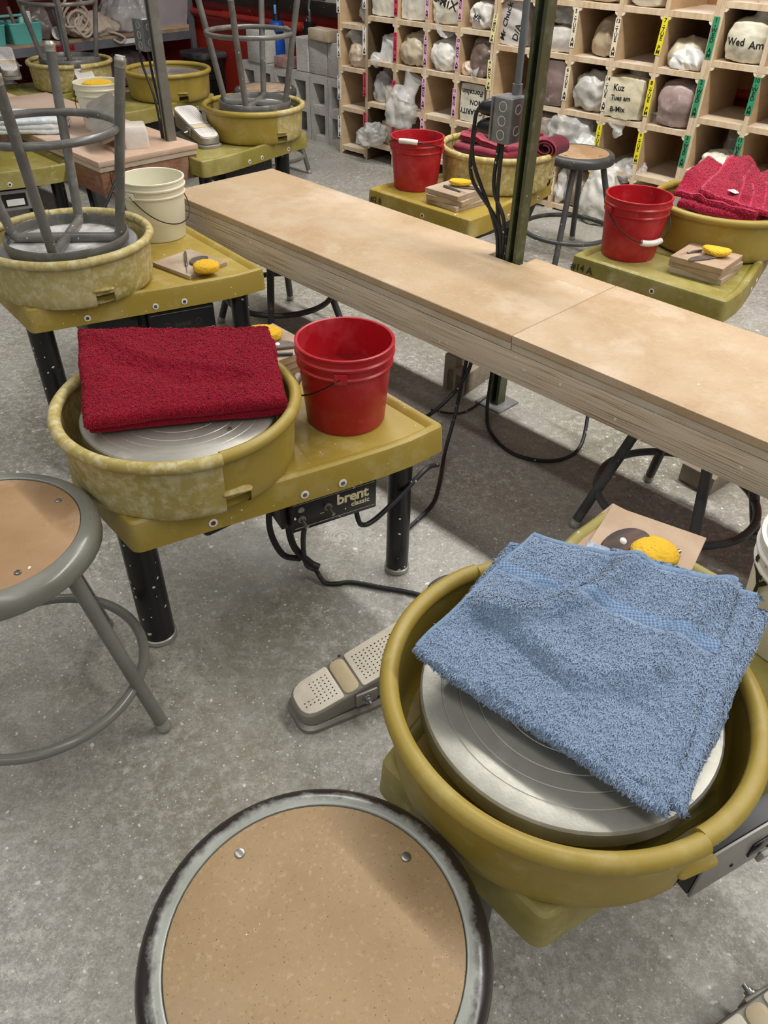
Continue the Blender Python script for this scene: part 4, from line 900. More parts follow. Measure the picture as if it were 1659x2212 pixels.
            for x in (.048, .138):
                bm = BM(); tube(bm, [(.008 * math.cos(a), 0, .008 * math.sin(a)) for a in [i * PI / 8 for i in range(16)]], .001, 5, closed=True); obj('print_ring', bm, grey_ink(), cb, loc=(x, 0, .03))
            for zz in (.006, .066): boxo('panel_line', (.004, .182, -.0006, .0002, zz, zz + .0012), mat('pale_line', '#9d9a92', rough=.5), cb)
        elif boxkind == 'grey':
            boxo('switch_frame', (.088, .118, -.003, .0, .030, .060), black_plain(), cb, bev=.001)
            boxo('rocker', (.092, .114, -.009, -.002, .034, .056), mat('grey_rocker', '#a5a29d', rough=.4), cb, bev=.002, rot=(.15, 0, 0))
            for x, z in ((.132, .02), (.122, .008), (.165, .012), (.062, .03)): latheo('screw_hole', [(.003, 0), (.0026, .0012), (0, .0006)], hole_m(), cb, 10, loc=(x, -.0001, z), rot=(PI / 2, 0, 0))
        else:
            boxo('data_plate', (.06, .15, -.0008, 0, .012, .062), black_plain(), cb); boxo('data_label', (.075, .14, -.0014, -.0007, .018, .042), paper_white(), cb)
    # motor hung under the table
    boxo('motor_housing', (-.02, .24, -.06, .08, .25, .372), black_plain(), t, bev=.01)
    if num:
        body, x, y, side = num
        if side == 'end': texto('marker_number', body, .03, grey_ink(), t, (.4548, y, .386), (PI / 2, 0, PI / 2), bold=.0004)
    if top_text: texto('marker_number', top_text[0], .028, grey_ink(), t, (top_text[1], top_text[2], .4094), (0, 0, PI / 2), bold=.0003)
    return t
W1 = wheel('ochre pottery wheel with dark red towel and brent classic panel', (-.379, 1.222), 42, mustard(), mustard_pan(), pan_dusty(), -101, 'brent')
W2 = wheel('ochre pottery wheel carrying an upturned stool beside the cream bucket', (-.862, 2.060), 40, mustard(), pan_dusty(), pan_dusty(), -98, 'dark', head=alu_purple())
W3 = wheel('nearest olive pottery wheel with the blue towel', (.226, .588), 43, olive(), mustard_pan(), mustard_pan(), -106, 'grey')
W4 = wheel('olive pottery wheel marked 14A with crimson towel', (1.043, 2.49), 227, olive(), mustard_pan(), mustard_pan(), -101, None, num=('#14 A', .455, -.205, 'end'), top_text=('14A', .43, .12))
W5 = wheel('olive pottery wheel marked 2B behind the green post', (.405, 3.115), 226, mustard(), pan_dusty(), pan_dusty(), 100, None, num=('#2 B', .455, -.20, 'end'))
W6 = wheel('olive pottery wheel with an upturned stool near the concrete blocks', (-.61, 3.757), 225, olive(), pan_dusty(), mustard_pan(), 80, None, head=alu_purple())
W7 = wheel('olive pottery wheel with bare wheel head beside the black bin', (-1.177, 4.56), 225, olive(), mustard_pan(), mustard_pan(), 70, None, head=alu_purple())
W8 = wheel('olive pottery wheel with an upturned stool below the metal shelf', (-1.753, 4.76), 225, olive(), pan_dusty(), pan_dusty(), 78, None, gap=.16)
W9 = wheel('olive pottery wheel cut by the left edge with grey data plate', (-1.755, 3.09), 42, olive(), mustard_pan(), mustard_pan(), -100, 'label')
# grey tape patch on the skirt of W6
boxo('tape_patch', (.4545, .4556, -.19, -.17, .367, .40), paper_white(), W6)

# ================================================================== STOOLS
def stool_meshes(key, SR, BR_, H, FR, RR, RZ, rim_m, board_m, leg_m, leg_r=.0122):
    t = {}
    z = H
    prof = [(BR_ - .012, z - .006), (BR_ + .001, z - .006), (BR_ + .0015, z + .0002), (BR_ + .004, z + .0016), (SR - .016, z + .001), (SR - .009, z - .001), (SR - .003, z - .006), (SR, z - .013), (SR, z - .034), (SR - .002, z - .036), (SR - .004, z - .034), (SR - .004, z - .012), (SR - .018, z - .004), (BR_ - .012, z - .008)]
    bm = BM(); lathe(bm, prof, 72, closed_prof=True); t['rim'] = (bm, rim_m)
    bm = BM(); lathe(bm, [(0, z), (BR_ * .5, z), (BR_ - .002, z), (BR_, z - .001), (BR_, z - .005), (0, z - .005)], 64); t['board'] = (bm, board_m)
    return t
def stool(label, loc, rz, key='A', inv=False, zb=0, group='round studio stools'):
    K = {'A': (.175, .147, .455, .226, .190, .12, enamel_rim(), hardboard(), enamel()), 'L': (.175, .146, .455, .226, .190, .12, enamel_rim2(), hardboard2(), enamel()),
         'B': (.157, .132, .44, .215, .180, .155, enamel_mid(), ply_worn(), enamel_mid()), 'C': (.147, .122, .44, .226, .196, .12, enamel_dark(), hardboard2(), enamel_dark()),
         'E': (.165, .14, .455, .226, .190, .12, enamel_dark(), ply_worn(), enamel_mid()), 'D': (.148, .124, .42, .226, .190, .12, enamel_dark(), hardboard2(), enamel_dark())}[key]
    SR, BRr, H, FR, RR, RZ, rm, bmm, lm = K
    if inv: t = thing('stool', label, 'stool', (loc[0], loc[1], zb + H), group=group, rot=(PI, 0, rz))
    else: t = thing('stool', label, 'stool', (loc[0], loc[1], zb), rz, group)
    kk = 'stool' + key
    if kk in PROTO:
        for ch in PROTO[kk].children: copy_tree(ch, t)
        return t
    PROTO[kk] = t
    ms = stool_meshes(key, SR, BRr, H, FR, RR, RZ, rm, bmm, lm)
    obj('seat_rim', ms['rim'][0], rm, t, smooth=50); obj('seat_board', ms['board'][0], bmm, t, smooth=30)
    latheo('seat_pan', [(0, H - .009), (SR - .006, H - .009)], mat('clay_smeared_underside', '#8d8b88', '#c9c6c2', 9, rough=.6, dust=('#e2dfdb', .48, .6, 12, .8)), t, 48)
    r = .0125; ti = SR * (.89 if key == 'B' else .72)
    for k in range(4):
        a = PI / 2 * k; ca, sa = math.cos(a), math.sin(a); zc = H - .0215
        pth = cat([(FR * ca, FR * sa, .012), ((FR * .55 + ti * .45) * ca, (FR * .55 + ti * .45) * sa, .012 + (H - .06) * .45), ((ti + .004) * ca, (ti + .004) * sa, H - .06), ((ti - .003) * ca, (ti - .003) * sa, zc - .010), ((ti - .018) * ca, (ti - .018) * sa, zc), (ti * .4 * ca, ti * .4 * sa, zc), (0.002 * ca, .002 * sa, zc)], 6)
        l = tubeo('leg', pth, r, lm, t, 14)
        # glide
        d = (Vector(pth[0]) - Vector(pth[3])).normalized(); p = Vector(pth[0])
        tubeo('foot_glide', [p + d * -.012, p + d * -.002, p - d * .001, p + d * .006, p + d * .008, p + d * .0115], [.0132, .0132, .0142, .0145, .0125, .0115], alu(), l, 14)
    lr = FR + (ti - FR) * (RZ / (H - .075))
    bm = BM(); tube(bm, [(RR * math.cos(a), RR * math.sin(a), RZ) for a in [2 * PI * i / 64 for i in range(64)]], .0098, 12, closed=True); obj('foot_ring', bm, lm, t, smooth=60)
    for k in range(8):
        a = PI / 4 + PI / 2 * (k // 2) - rz
        if k % 2: continue
        latheo('board_screw', [(.0058, H), (.005, H + .0018), (.0025, H + .0026), (0, H + .0022)], steel(), t, 14, loc=((BRr - .021) * math.cos(a), (BRr - .021) * math.sin(a), 0))
    return t
stool('nearest round stool with tan hardboard seat at the bottom edge', (-.0575, .326), .65, 'A')
stool('grey stool with stained hardboard seat cut by the left edge', (-.637, .930), math.atan2(.893 - .93, -.412 + .637), 'L')
stool('dark stool pushed under the long bench behind the nearest wheel', (.716, 1.518), math.atan2(1.745 - 1.518, .734 - .716) , 'D')
stool('dark stool pushed under the far left end of the long bench', (-.398, 2.689), math.radians(88), 'D')
stool('charcoal stool with brown seat standing in front of the cubbies', (.785, 3.465), math.radians(70), 'C')
stool('stool turned upside down on the ochre wheel beside the cream bucket', (-.852, 2.032), math.radians(5), 'B', True, .5205)
stool('stool turned upside down on the wheel near the concrete blocks', (-.605, 3.76), math.radians(-8), 'B', True, .5205)
stool('stool turned upside down on the wheel below the metal shelf', (-1.75, 4.755), math.radians(20), 'B', True, .5205)
st = stool('scuffed wooden-topped stool standing against the concrete blocks', (-.68, 4.60), math.radians(25), 'E')

# ================================================================== BUCKETS
def bucket(label, loc, z, m, ear, fall, droop=.70, grip=None, L=.128, h=.176, rt=.0955, rb=.081, water=None, clr='red', rz=0, bail=True, name='bucket'):
    t = thing(name, label, 'bucket', (loc[0], loc[1], z), rz, 'plastic buckets on the wheels and benches')
    k = (rt - rb) / h
    R = lambda zz: rb + k * zz
    prof = [(0, .002), (rb - .006, 0), (rb - .002, .001), (rb, .005), (R(.10), .10), (R(.128), .128), (R(.13) + .004, .130), (R(.133) + .0045, .1335), (R(.136) + .001, .1365), (R(.150) + .001, .150), (R(.152) + .005, .1515), (R(.156) + .0055, .156), (R(.159) + .002, .159), (R(.17) + .001, .170), (R(.173) + .0035, .1725), (R(.176) + .003, .176), (R(.176), .1772), (R(.175) - .003, .176), (R(.172) - .0035, .170), (R(.10) - .0035, .10), (rb - .004, .008), (0, .006)]
    bm = BM(); lathe(bm, prof, 64); obj('bucket_shell', bm, m, t, smooth=40)
    if not bail: return t
    ea = ear; e = Vector((math.cos(ea), math.sin(ea), 0)); o_ = Vector((math.cos(fall), math.sin(fall), 0)); ze = .140
    for s in (1, -1):
        bm = BM(); box(bm, R(ze) - .001, R(ze) + .009, -.013, .013, ze - .013, ze + .010, bev=.003); obj('bail_ear', bm, m, t, rot=(0, 0, ea + (0 if s > 0 else PI)))
    Re = R(ze) + .008; dn = Vector((0, 0, -1)); pts = []
    for i in range(29):
        a = PI * i / 28; pts.append(Vector((0, 0, ze)) + e * Re * math.cos(a) + (o_ * math.cos(droop) + dn * math.sin(droop)) * L * math.sin(a) ** .85)
    b = tubeo('bail_wire', pts, .0017, wire(), t, 8)
    if grip:
        gp = [pts[i] for i in range(11, 18)]; tubeo('bail_grip', gp, .0088, grip, b, 12)
    return t
TZ = .4093
wb = bucket('red bucket half full of water beside the dark red towel', (-.084, 1.384), TZ, red_plastic(), math.radians(-92), math.radians(176), .62, grip_pink())
latheo('water', [(0, .098), (.0865, .098)], mat('reddish_water', '#8c0f17', rough=.04, spec=.6), wb, 48)
bucket('cream bucket on the ochre wheel with the upturned stool', (-.728, 2.448), TZ, white_plastic(), math.radians(-118), math.radians(-28), .72, None, L=.13)
bucket('red bucket with white handle grip on the wheel marked 14A', (.735, 2.372), TZ, red_plastic(), math.radians(-160), math.radians(-70), .62, grip_white())
bucket('small red bucket on the wheel marked 2B', (.092, 3.03), TZ, red_plastic(), math.radians(-20), math.radians(-110), -.35, grip_white(), L=.108)
bb = bucket('cream bucket holding a yellow sponge on the second bench', (-1.225, 3.585), .4655, white_plastic(), math.radians(170), math.radians(-100), .75, None)
wbk = bucket('white bucket with black marker letters at the right edge', (.615, .79), TZ, white_plastic2(), math.radians(128), math.radians(38), .5, None, clr='white')
for body, a, z in (('C', 178, .137), ('Y', 186, .108), ('L', 180, .055)):
    ra = math.radians(a); texto('marker_letter', body, .05, ink(), wbk, (.0945 * math.cos(ra), .0945 * math.sin(ra), z), (PI / 2 - .0, 0, ra + PI / 2), bold=.001)

# ================================================================== SPONGES, BATS, TOOLS
def sponge(label, loc, rz, a=.042, b=.034, h=.026, seed=1, bend=0, tilt=(0, 0)):
    bm = BM(); bmesh.ops.create_icosphere(bm, subdivisions=5, radius=1); off = Vector((seed * 4.1, seed, 0))
    for v in bm.verts:
        p = v.co; z = p.z; s = 1 + .05 * noise.noise(p * 2 + off)
        q = Vector((p.x * a * s, p.y * b * s, (abs(z) ** .7) * (1 if z > 0 else -1) * h / 2 + bend * (p.x ** 2) * .02))
        q += p * (.0012 * noise.noise(p * 22 + off) - .0016 * max(0, noise.noise(p * 14 + off * 2) - .25))
        v.co = q + Vector((0, 0, h / 2))
    return tag(obj('sponge', bm, sponge_m(), smooth=60, loc=loc, rot=(tilt[0], tilt[1], rz)), label, 'sponge')
def bat(label, cxy, z, rz, w, d, h, m, grp=None):
    bm = BM(); box(bm, -w / 2, w / 2, -d / 2, d / 2, 0, h, bev=.0012)
    return tag(obj('wooden_bat', bm, m, smooth=0, loc=(cxy[0], cxy[1], z), rot=(0, 0, rz)), label, 'board', grp)
def needle(label, a, b, r=.0042, m=None):
    t = thing('needle_tool', label, 'tool', a); v = Vector(b) - Vector(a)
    tubeo('tool_handle', [v * 0, v * .04, v * .3, v * .5, v * .62, v * .66], [r * .6, r, r * 1.05, r * .85, r, r * .5], m or tool_metal(), t, 10); tubeo('tool_tip', [v * .64, v], [r * .3, r * .12], steel(), t, 8); return t
def rib(label, loc, rz, m, L=.09, Wd=.045, h=.006, tilt=(0, 0), bead=True):
    pts = [(L / 2 * math.cos(a), Wd * math.sin(a) * (1 if math.sin(a) > 0 else .25)) for a in [2 * PI * i / 28 for i in range(28)]]
    bm = BM(); prism(bm, pts, 0, h, .0015); t = thing('throwing_rib', label, 'tool', loc, rot=(tilt[0], tilt[1], rz)); obj('rib_body', bm, m, t)
    if bead: latheo('clay_drop', [(.006, h), (.004, h + .002), (0, h + .0028)], paper_white(), t, 12, loc=(0, Wd * .35, 0))
    return t
s_in = sponge('yellow sponge floating in the cream bucket on the second bench', (-1.225, 3.585, .4655 + .147), .3, .062, .05, .035, 8)
# W2 items
bat('single square wooden bat under the round yellow sponge', (-.580, 2.194), TZ, math.radians(53), .142, .160, .011, bat_m())
needle('slim needle tool lying on the single wooden bat', (-.607, 2.262, TZ + .0155), (-.567, 2.10, TZ + .0145))
sponge('round yellow sponge on the bat near the cream bucket', (-.516, 2.122, TZ + .0112), .2, .037, .037, .03, 2)
rib('dark rib tucked beside the round yellow sponge', (-.548, 2.195, TZ + .0115), math.radians(65), rib_dark(), .07, .03, .006, bead=False)
# W1 items
for k in range(3): bat(('lowest', 'middle', 'topmost')[k] + ' bat of the stack behind the red bucket', (-.283 + .004 * k, 1.598 - .003 * k), TZ + .0183 * k, math.radians(40 + 2 * k), .16, .16, .018, bat_m(), 'bats stacked behind the red bucket')
z_ = TZ + .0549
rib('dark oval rib with a white clay spot on the stack behind the red bucket', (-.245, 1.572, z_), math.radians(12), rib_dark(), .085, .03, .007)
tubeo_t = thing('steel_rod', 'short steel rod tool beside the dark oval rib', 'tool', (-.27, 1.535, z_ + .0045)); tubeo('rod', [(0, 0, 0), (.062, .008, 0)], .0042, tool_metal(), tubeo_t, 10)
sponge('yellow sponge half hidden behind the dark red towel', (-.285, 1.618, z_), .1, .045, .035, .028, 3)
# W4 (14A) items
for k in range(3): bat(('lowest', 'middle', 'topmost')[k] + ' bat of the stack on the wheel marked 14A', (.93 - .004 * k, 2.235 - .004 * k), TZ + .0172 * k, math.radians(-43 + (4, -2, 3)[k]), .155, .15, .0168, (bat_m(), bat_m(), bat_tan())[k], 'bats stacked on the wheel marked 14A')
z_ = TZ + .0516
sponge('curled yellow sponge on the stack marked 14A', (.945, 2.225, z_), -.5, .040, .026, .024, 4, bend=.3)
rib('dark pointed rib beside the curled sponge', (.90, 2.19, z_), math.radians(20), rib_dark(), .10, .022, .005, bead=False)
needle('thin dark tool on the stack marked 14A', (.915, 2.255, z_ + .004), (.84, 2.225, z_ + .003), .0035)
# W5 (2B) items
for k in range(3): bat(('lowest', 'middle', 'topmost')[k] + ' bat of the stack on the wheel marked 2B', (.232 - .003 * k, 2.835 + .003 * k), TZ + .0172 * k, math.radians(-43 + (-6, 7, 0)[k]), .15, .15, .0168, bat_m(), 'bats stacked on the wheel marked 2B')
sponge('smooth yellow sponge on the stack marked 2B', (.245, 2.862, z_), -.25, .04, .025, .023, 5, bend=.15)
needle('silver needle tool on the stack marked 2B', (.185, 2.845, z_ + .004), (.27, 2.755, z_ + .004), .0045)
rib('dark curved rib under the smooth yellow sponge', (.268, 2.83, z_ + .0002), math.radians(-20), rib_dark(), .10, .026, .004, bead=False)
# W3 items
bat('lower thin tan board beside the blue towel', (.42, .985), TZ, math.radians(-44), .17, .15, .0055, bat_tan())
bat('upper thin tan board beside the blue towel', (.438, .978), TZ + .0057, math.radians(-31), .165, .15, .0055, bat_tan())
z_ = TZ + .0113
sponge('large yellow sponge resting on the thin tan boards', (.437, .938, z_), -.3, .040, .036, .034, 6)
rib('dark brown wooden rib leaning on the large yellow sponge', (.392, .947, z_ + .018), math.radians(24), rib_wood(), .096, .030, .008, tilt=(.5, -.12))
rd = thing('steel_rod', 'short silver rod beside the large yellow sponge', 'tool', (.46, .943, z_ + .0045)); tubeo('rod', [(0, 0, 0), (.028, .015, 0)], .0042, steel(), rd, 10)

# ================================================================== FOOT PEDALS
def pedal_build(label, loc, rot, padm, key='P', cord=True):
    t = thing('foot_pedal', label, 'foot pedal', loc, rot=rot, group='foot pedals')
    if key in PROTO:
        for ch in PROTO[key].children: copy_tree(ch, t)
        return t
    PROTO[key] = t
    pm = pedal_m(); L = .29; w0, w1 = .044, .053
    def out(sc, dx=0): return round_poly([(-.01 + dx, -w0 * sc), (L - dx, -w1 * sc), (L - dx, w1 * sc), (-.01 + dx, w0 * sc)], [.036, .03, .03, .036], 6)
    bm = BM(); o0 = out(1.12, -.004); loft(bm, [[(p.x, p.y, 0) for p in o0], [(p.x, p.y, .010) for p in o0], [(p.x, p.y, .014) for p in out(1.02, .004)], [(p.x, p.y, .016) for p in out(.95, .008)]]); obj('pedal_base', bm, pm, t)
    zt_ = lambda x: .043 + .070 * max(0, x) / L
    o1 = out(.98, .002)
    bm = BM(); loft(bm, [[(p.x, p.y, .017 + max(0, (p.x - .11)) * .16) for p in o1], [(p.x, p.y, zt_(p.x) - .003) for p in o1], [(p.x, p.y, zt_(p.x)) for p in out(.93, .004)]]); obj('treadle', bm, pm, t)
    def pad(x0, x1, nm):
        a = w0 + (w1 - w0) * x0 / L - .004; b = w0 + (w1 - w0) * x1 / L - .004
        rl = .034 if x0 < .02 else .006; rr_ = .03 if x1 > L - .03 else .006
        pl = round_poly([(x0, -a), (x1, -b), (x1, b), (x0, a)], [rl, rr_, rr_, rl], 5)
        bm = BM(); loft(bm, [[(p.x, p.y, zt_(p.x) - .001) for p in pl], [(p.x, p.y, zt_(p.x) + .0025) for p in pl], [(p.x, p.y, zt_(p.x) + .0035) for p in offset_poly(pl, .002)]]); o = obj(nm, bm, padm, t)
        bm = BM(); n = 0
        xs = x0 + .012
        while xs < x1 - .01:
            ys = -a + .012
            while ys < a - .010:
                z = zt_(xs) + .0038
                if not ((xs < .03 or xs > L - .03) and abs(ys) > a * .55):
                    s = .0013; vs = [bm.verts.new((xs + dx * s, ys + dy * s, z + dx * s * .24)) for dx, dy in ((-1, -1), (1, -1), (1, 1), (-1, 1))]; bm.faces.new(vs)
                ys += .0085
            xs += .0085
        d = obj('tread_dimples', bm, hole_m(), o, smooth=0); d['kind'] = 'stuff'
        return o
    pad(-.004, .078, 'tread_pad'); pad(.118, L - .006, 'tread_pad')
    bm = BM(); x0, x1 = .082, .113; pl = round_poly([(x0, -.042), (x1, -.042), (x1, .042), (x0, .042)], .014, 5)
    loft(bm, [[(p.x, p.y, zt_(p.x) - .001) for p in pl], [(p.x, p.y, zt_(p.x) + .003) for p in pl], [(p.x, p.y, zt_(p.x) + .0055) for p in offset_poly(pl, .006)]]); obj('hinge_cover', bm, mat('worn_cream_pad', '#d2c3a6', '#c4b28f', 12, rough=.6), t)
    for s in (-1, 1):
        pv = boxo('pivot_boss', (.098, .145, min(s * .046, s * .053), max(s * .046, s * .053), .028, .062), pm, t, bev=.003)
        k = latheo('pivot_bolt', [(.011, 0), (.011, .003), (.0075, .003), (.0075, .008), (.004, .008), (.004, .016), (0, .016)], steel(), pv, 12, loc=(.121, s * .053, .044), rot=(-PI / 2 * s, 0, 0))
    return t
P1 = pedal_build('dusty foot pedal on the floor left of the nearest wheel', (-.156, .927, 0), (0, 0, math.radians(30)), pad_m(), 'P')
pedal_build('foot pedal tip on the floor at the lower right corner', (.452, .336, 0), (0, 0, math.radians(25)), pad_m(), 'P')
pedal_build('chalky foot pedal on the wheel near the concrete blocks', (-.765, 3.52, TZ), (0, 0, math.radians(124)), pad_white(), 'PW')
pedal_build('chalky foot pedal on the wheel below the metal shelf', (-1.53, 4.40, TZ + .0), (0, 0, math.radians(118)), pad_white(), 'PW')
pedal_build('chalky foot pedal lying on the second bench at the left edge', (-2.02, 4.60, .4655), (0, 0, math.radians(116)), pad_white(), 'PW')
pu = pedal_build('bare aluminium foot pedal standing on its end beside the plaster block', (-1.13, 3.235, .4655), (0, 0, 0), pad_m(), 'P')
pu.rotation_euler = (math.radians(158), math.radians(-12), math.radians(108)); pu.location = (-1.10, 3.19, .545)
pedal_build('foot pedal on the floor behind the dark red towel wheel', (-.62, 1.63, 0), (0, 0, math.radians(140)), pad_m(), 'P')
cord_thing('extension_cord', 'black cord curling from the upended pedal on the second bench', [(-1.10, 3.24, .50), (-1.09, 3.25, .508), (-1.06, 3.2, .50), (-1.035, 3.12, .47), (-1.04, 3.03, .40), (-1.10, 2.95, .30), (-1.2, 2.93, .25), (-1.3, 2.95, .22)], .006)

# ================================================================== LOOSE BLOCKS AND PLASTER
bm = BM(); o4 = round_poly([(0, 0), (.095, 0), (.095, .12), (0, .12)], .012, 3)
loft(bm, [[(p.x, p.y, 0) for p in o4], [(p.x, p.y, .055) for p in o4], [(p.x * .9 + .003, p.y * .94 + .004, .074) for p in o4], [(p.x * .84 + .006, p.y * .9 + .006, .077) for p in o4]])
tag(obj('plaster_block', bm, plaster(), smooth=25, loc=(-1.045, 3.235, .4655), rot=(0, 0, math.radians(18))), 'chunky dusty plaster block on the second bench', 'block')
bm = BM(); box(bm, .032, .07, 0, .2, 0, .074, bev=.005); box(bm, -.012, .034, .0, .2, 0, .128, bev=.006); box(bm, 0, .07, .165, .2, 0, .1, bev=.004); box(bm, 0, .07, .0, .035, 0, .09, bev=.004)
ck = obj('concrete_block', bm, block_dirty(), smooth=30, loc=(.191, 2.222, .0005), rot=(0, 0, math.radians(-37)))
tag(ck, 'clay-stained hollow concrete block on the floor under the long bench', 'block')
bm = BM(); box(bm, 0, .10, 0, .13, 0, .055, bev=.004); tag(obj('floor_brick', bm, block_dirty(), loc=(.818, 1.752, .0005), rot=(0, 0, math.radians(-50))), 'brown brick on the floor behind the stool under the long bench', 'brick')

# ================================================================== CORDS ON THE FLOOR
GF = 'cords on the floor'
cord_thing('extension_cord', 'black cord looping on the floor under the long bench', [(.33, 2.11, .36), (.318, 2.09, .15), (.312, 2.06, .02), (.318, 1.955, .006), (.372, 1.851, .006), (.475, 1.82, .006), (.566, 1.883, .01), (.60, 1.98, .10), (.61, 2.02, .33)], .0055)
cord_thing('extension_cord', 'black cord running from the bench past the corner of the brent classic wheel', [(.235, 1.99, .33), (.205, 1.93, .12), (.17, 1.82, .03), (.15, 1.70, .007), (.125, 1.60, .007), (.06, 1.50, .007)], .0055)
cord_thing('extension_cord', 'second black cord crossing under the bench to the wheel table', [(.255, 1.985, .33), (.22, 1.94, .2), (.13, 1.88, .12), (.07, 1.80, .15), (.03, 1.70, .2), (0, 1.6, .28)], .0055)
cord_thing('extension_cord', 'thin dark cord on the floor beside the clay-stained concrete block', [(.14, 2.09, .005), (.20, 2.07, .005), (.25, 2.085, .005), (.32, 2.17, .005), (.37, 2.25, .005)], .003)
cord_thing('extension_cord', 'black pedal cord sagging from the brent classic panel onto the floor', [(-.155, 1.185, .29), (-.165, 1.2, .22), (-.17, 1.26, .10), (-.155, 1.315, .03), (-.136, 1.30, .008), (-.105, 1.297, .007), (-.072, 1.303, .007), (.004, 1.286, .007), (.079, 1.268, .007), (.16, 1.23, .007), (.22, 1.15, .007)], .0055)
cord_thing('extension_cord', 'black cord loop hanging under the brent classic wheel', [(-.06, 1.255, .285), (-.055, 1.255, .24), (-.045, 1.262, .215), (-.02, 1.28, .215), (.03, 1.32, .245), (.09, 1.38, .28), (.12, 1.44, .25)], .0055)
cord_thing('extension_cord', 'grey cord drooping left of the brent classic panel', [(-.20, 1.215, .33), (-.23, 1.22, .29), (-.235, 1.225, .22), (-.215, 1.235, .15), (-.18, 1.245, .13)], .007)
cord_thing('extension_cord', 'thick grey strap cord bent behind the brent classic panel', [(-.175, 1.22, .33), (-.195, 1.225, .25), (-.19, 1.23, .18), (-.16, 1.235, .13), (-.14, 1.235, .115)], .008)
cord_thing('extension_cord', 'grey cord arc on the floor behind the nearest splash pan', [(.10, 1.25, .007), (.115, 1.30, .007), (.16, 1.33, .007), (.22, 1.32, .007), (.27, 1.28, .007)], .005)
cord_thing('extension_cord', 'dark hose hanging under the wheel at the left edge', [(-1.25, 3.3, .32), (-1.2, 3.2, .20), (-1.12, 3.12, .12), (-1.1, 3.02, .05), (-1.2, 2.95, .02)], .009)

# ================================================================== TOWELS
def spaced(L, step, r):
    e = [0, .06 * r, .25 * r, .55 * r, r]
    n = max(2, int((L - 2 * r) / step)); mid = [r + (L - 2 * r) * i / n for i in range(1, n)]
    full = e + mid + [L - x for x in e[::-1]]
    return [x / L for x in full]
def slab(verts, faces, cs, th, step=.004, disp=None, fuzz=.0012, ffreq=420, seed=0, wr=.004, wfreq=9, edge_wob=.003, skip=None):
    c00, c10, c11, c01 = [Vector(c) for c in cs]
    Lu = ((c10 - c00).length + (c11 - c01).length) / 2; Lv = ((c01 - c00).length + (c11 - c10).length) / 2; r = th / 2
    U = spaced(Lu, step, r); Vv = spaced(Lv, step, r); nu, nv = len(U), len(Vv)
    off = Vector((seed * 5.3, seed * 2.9, seed))
    N = (c10 - c00).cross(c01 - c00).normalized()
    du = (c10 - c00).normalized(); dv = (c01 - c00).normalized()
    def mid(u, v):
        p = c00 * (1 - u) * (1 - v) + c10 * u * (1 - v) + c11 * u * v + c01 * (1 - u) * v
        w = fbm(Vector((p.x, p.y, 0)) * wfreq + off, 3)
        p = p + N * (wr * w)
        if disp: p = p + N * disp(u, v)
        p = p + du * edge_wob * noise.noise(Vector((v * 4, seed, 1))) + dv * edge_wob * noise.noise(Vector((u * 4, seed, 7)))
        return p
    base = len(verts); idxT = {}; idxB = {}
    for j, v in enumerate(Vv):
        for i, u in enumerate(U):
            p = mid(u, v); d = min(u * Lu, (1 - u) * Lu, v * Lv, (1 - v) * Lv)
            h = r if d >= r else math.sqrt(max(0, r * r - (r - d) ** 2))
            border = i in (0, nu - 1) or j in (0, nv - 1)
            def fz(q, sh_=Vector((0, 0, 0))):
                if not fuzz or (skip and skip(u, v)): return 0
                w = Vector((u * Lu * ffreq + q.z * 40, v * Lv * ffreq * .42, seed + q.x * 0 + (q - p).length * 0))
                return fuzz * (noise.noise(w + sh_) + .6 * noise.noise(w * .5 + sh_))
            q = p + N * h; outv = N
            verts.append(q + outv * fz(q) + Vector((fz(q, Vector((31, 0, 0))), fz(q, Vector((0, 57, 0))), 0)) * .9); idxT[i, j] = len(verts) - 1
            if border: idxB[i, j] = idxT[i, j]
            else:
                q = p - N * h; verts.append(q); idxB[i, j] = len(verts) - 1
    for j in range(nv - 1):
        for i in range(nu - 1):
            faces.append((idxT[i, j], idxT[i + 1, j], idxT[i + 1, j + 1], idxT[i, j + 1]))
            if not (skip and skip((U[i] + U[i + 1]) / 2, (Vv[j] + Vv[j + 1]) / 2)): PILE_Q.append(faces[-1])
            q = (idxB[i, j], idxB[i, j + 1], idxB[i + 1, j + 1], idxB[i + 1, j])
            if len(set(q)) == 4 and set(q) != {idxT[i, j], idxT[i + 1, j], idxT[i + 1, j + 1], idxT[i, j + 1]}: faces.append(q)
    return lambda u, v: mid(u, v) + N * r
PILE_Q = []
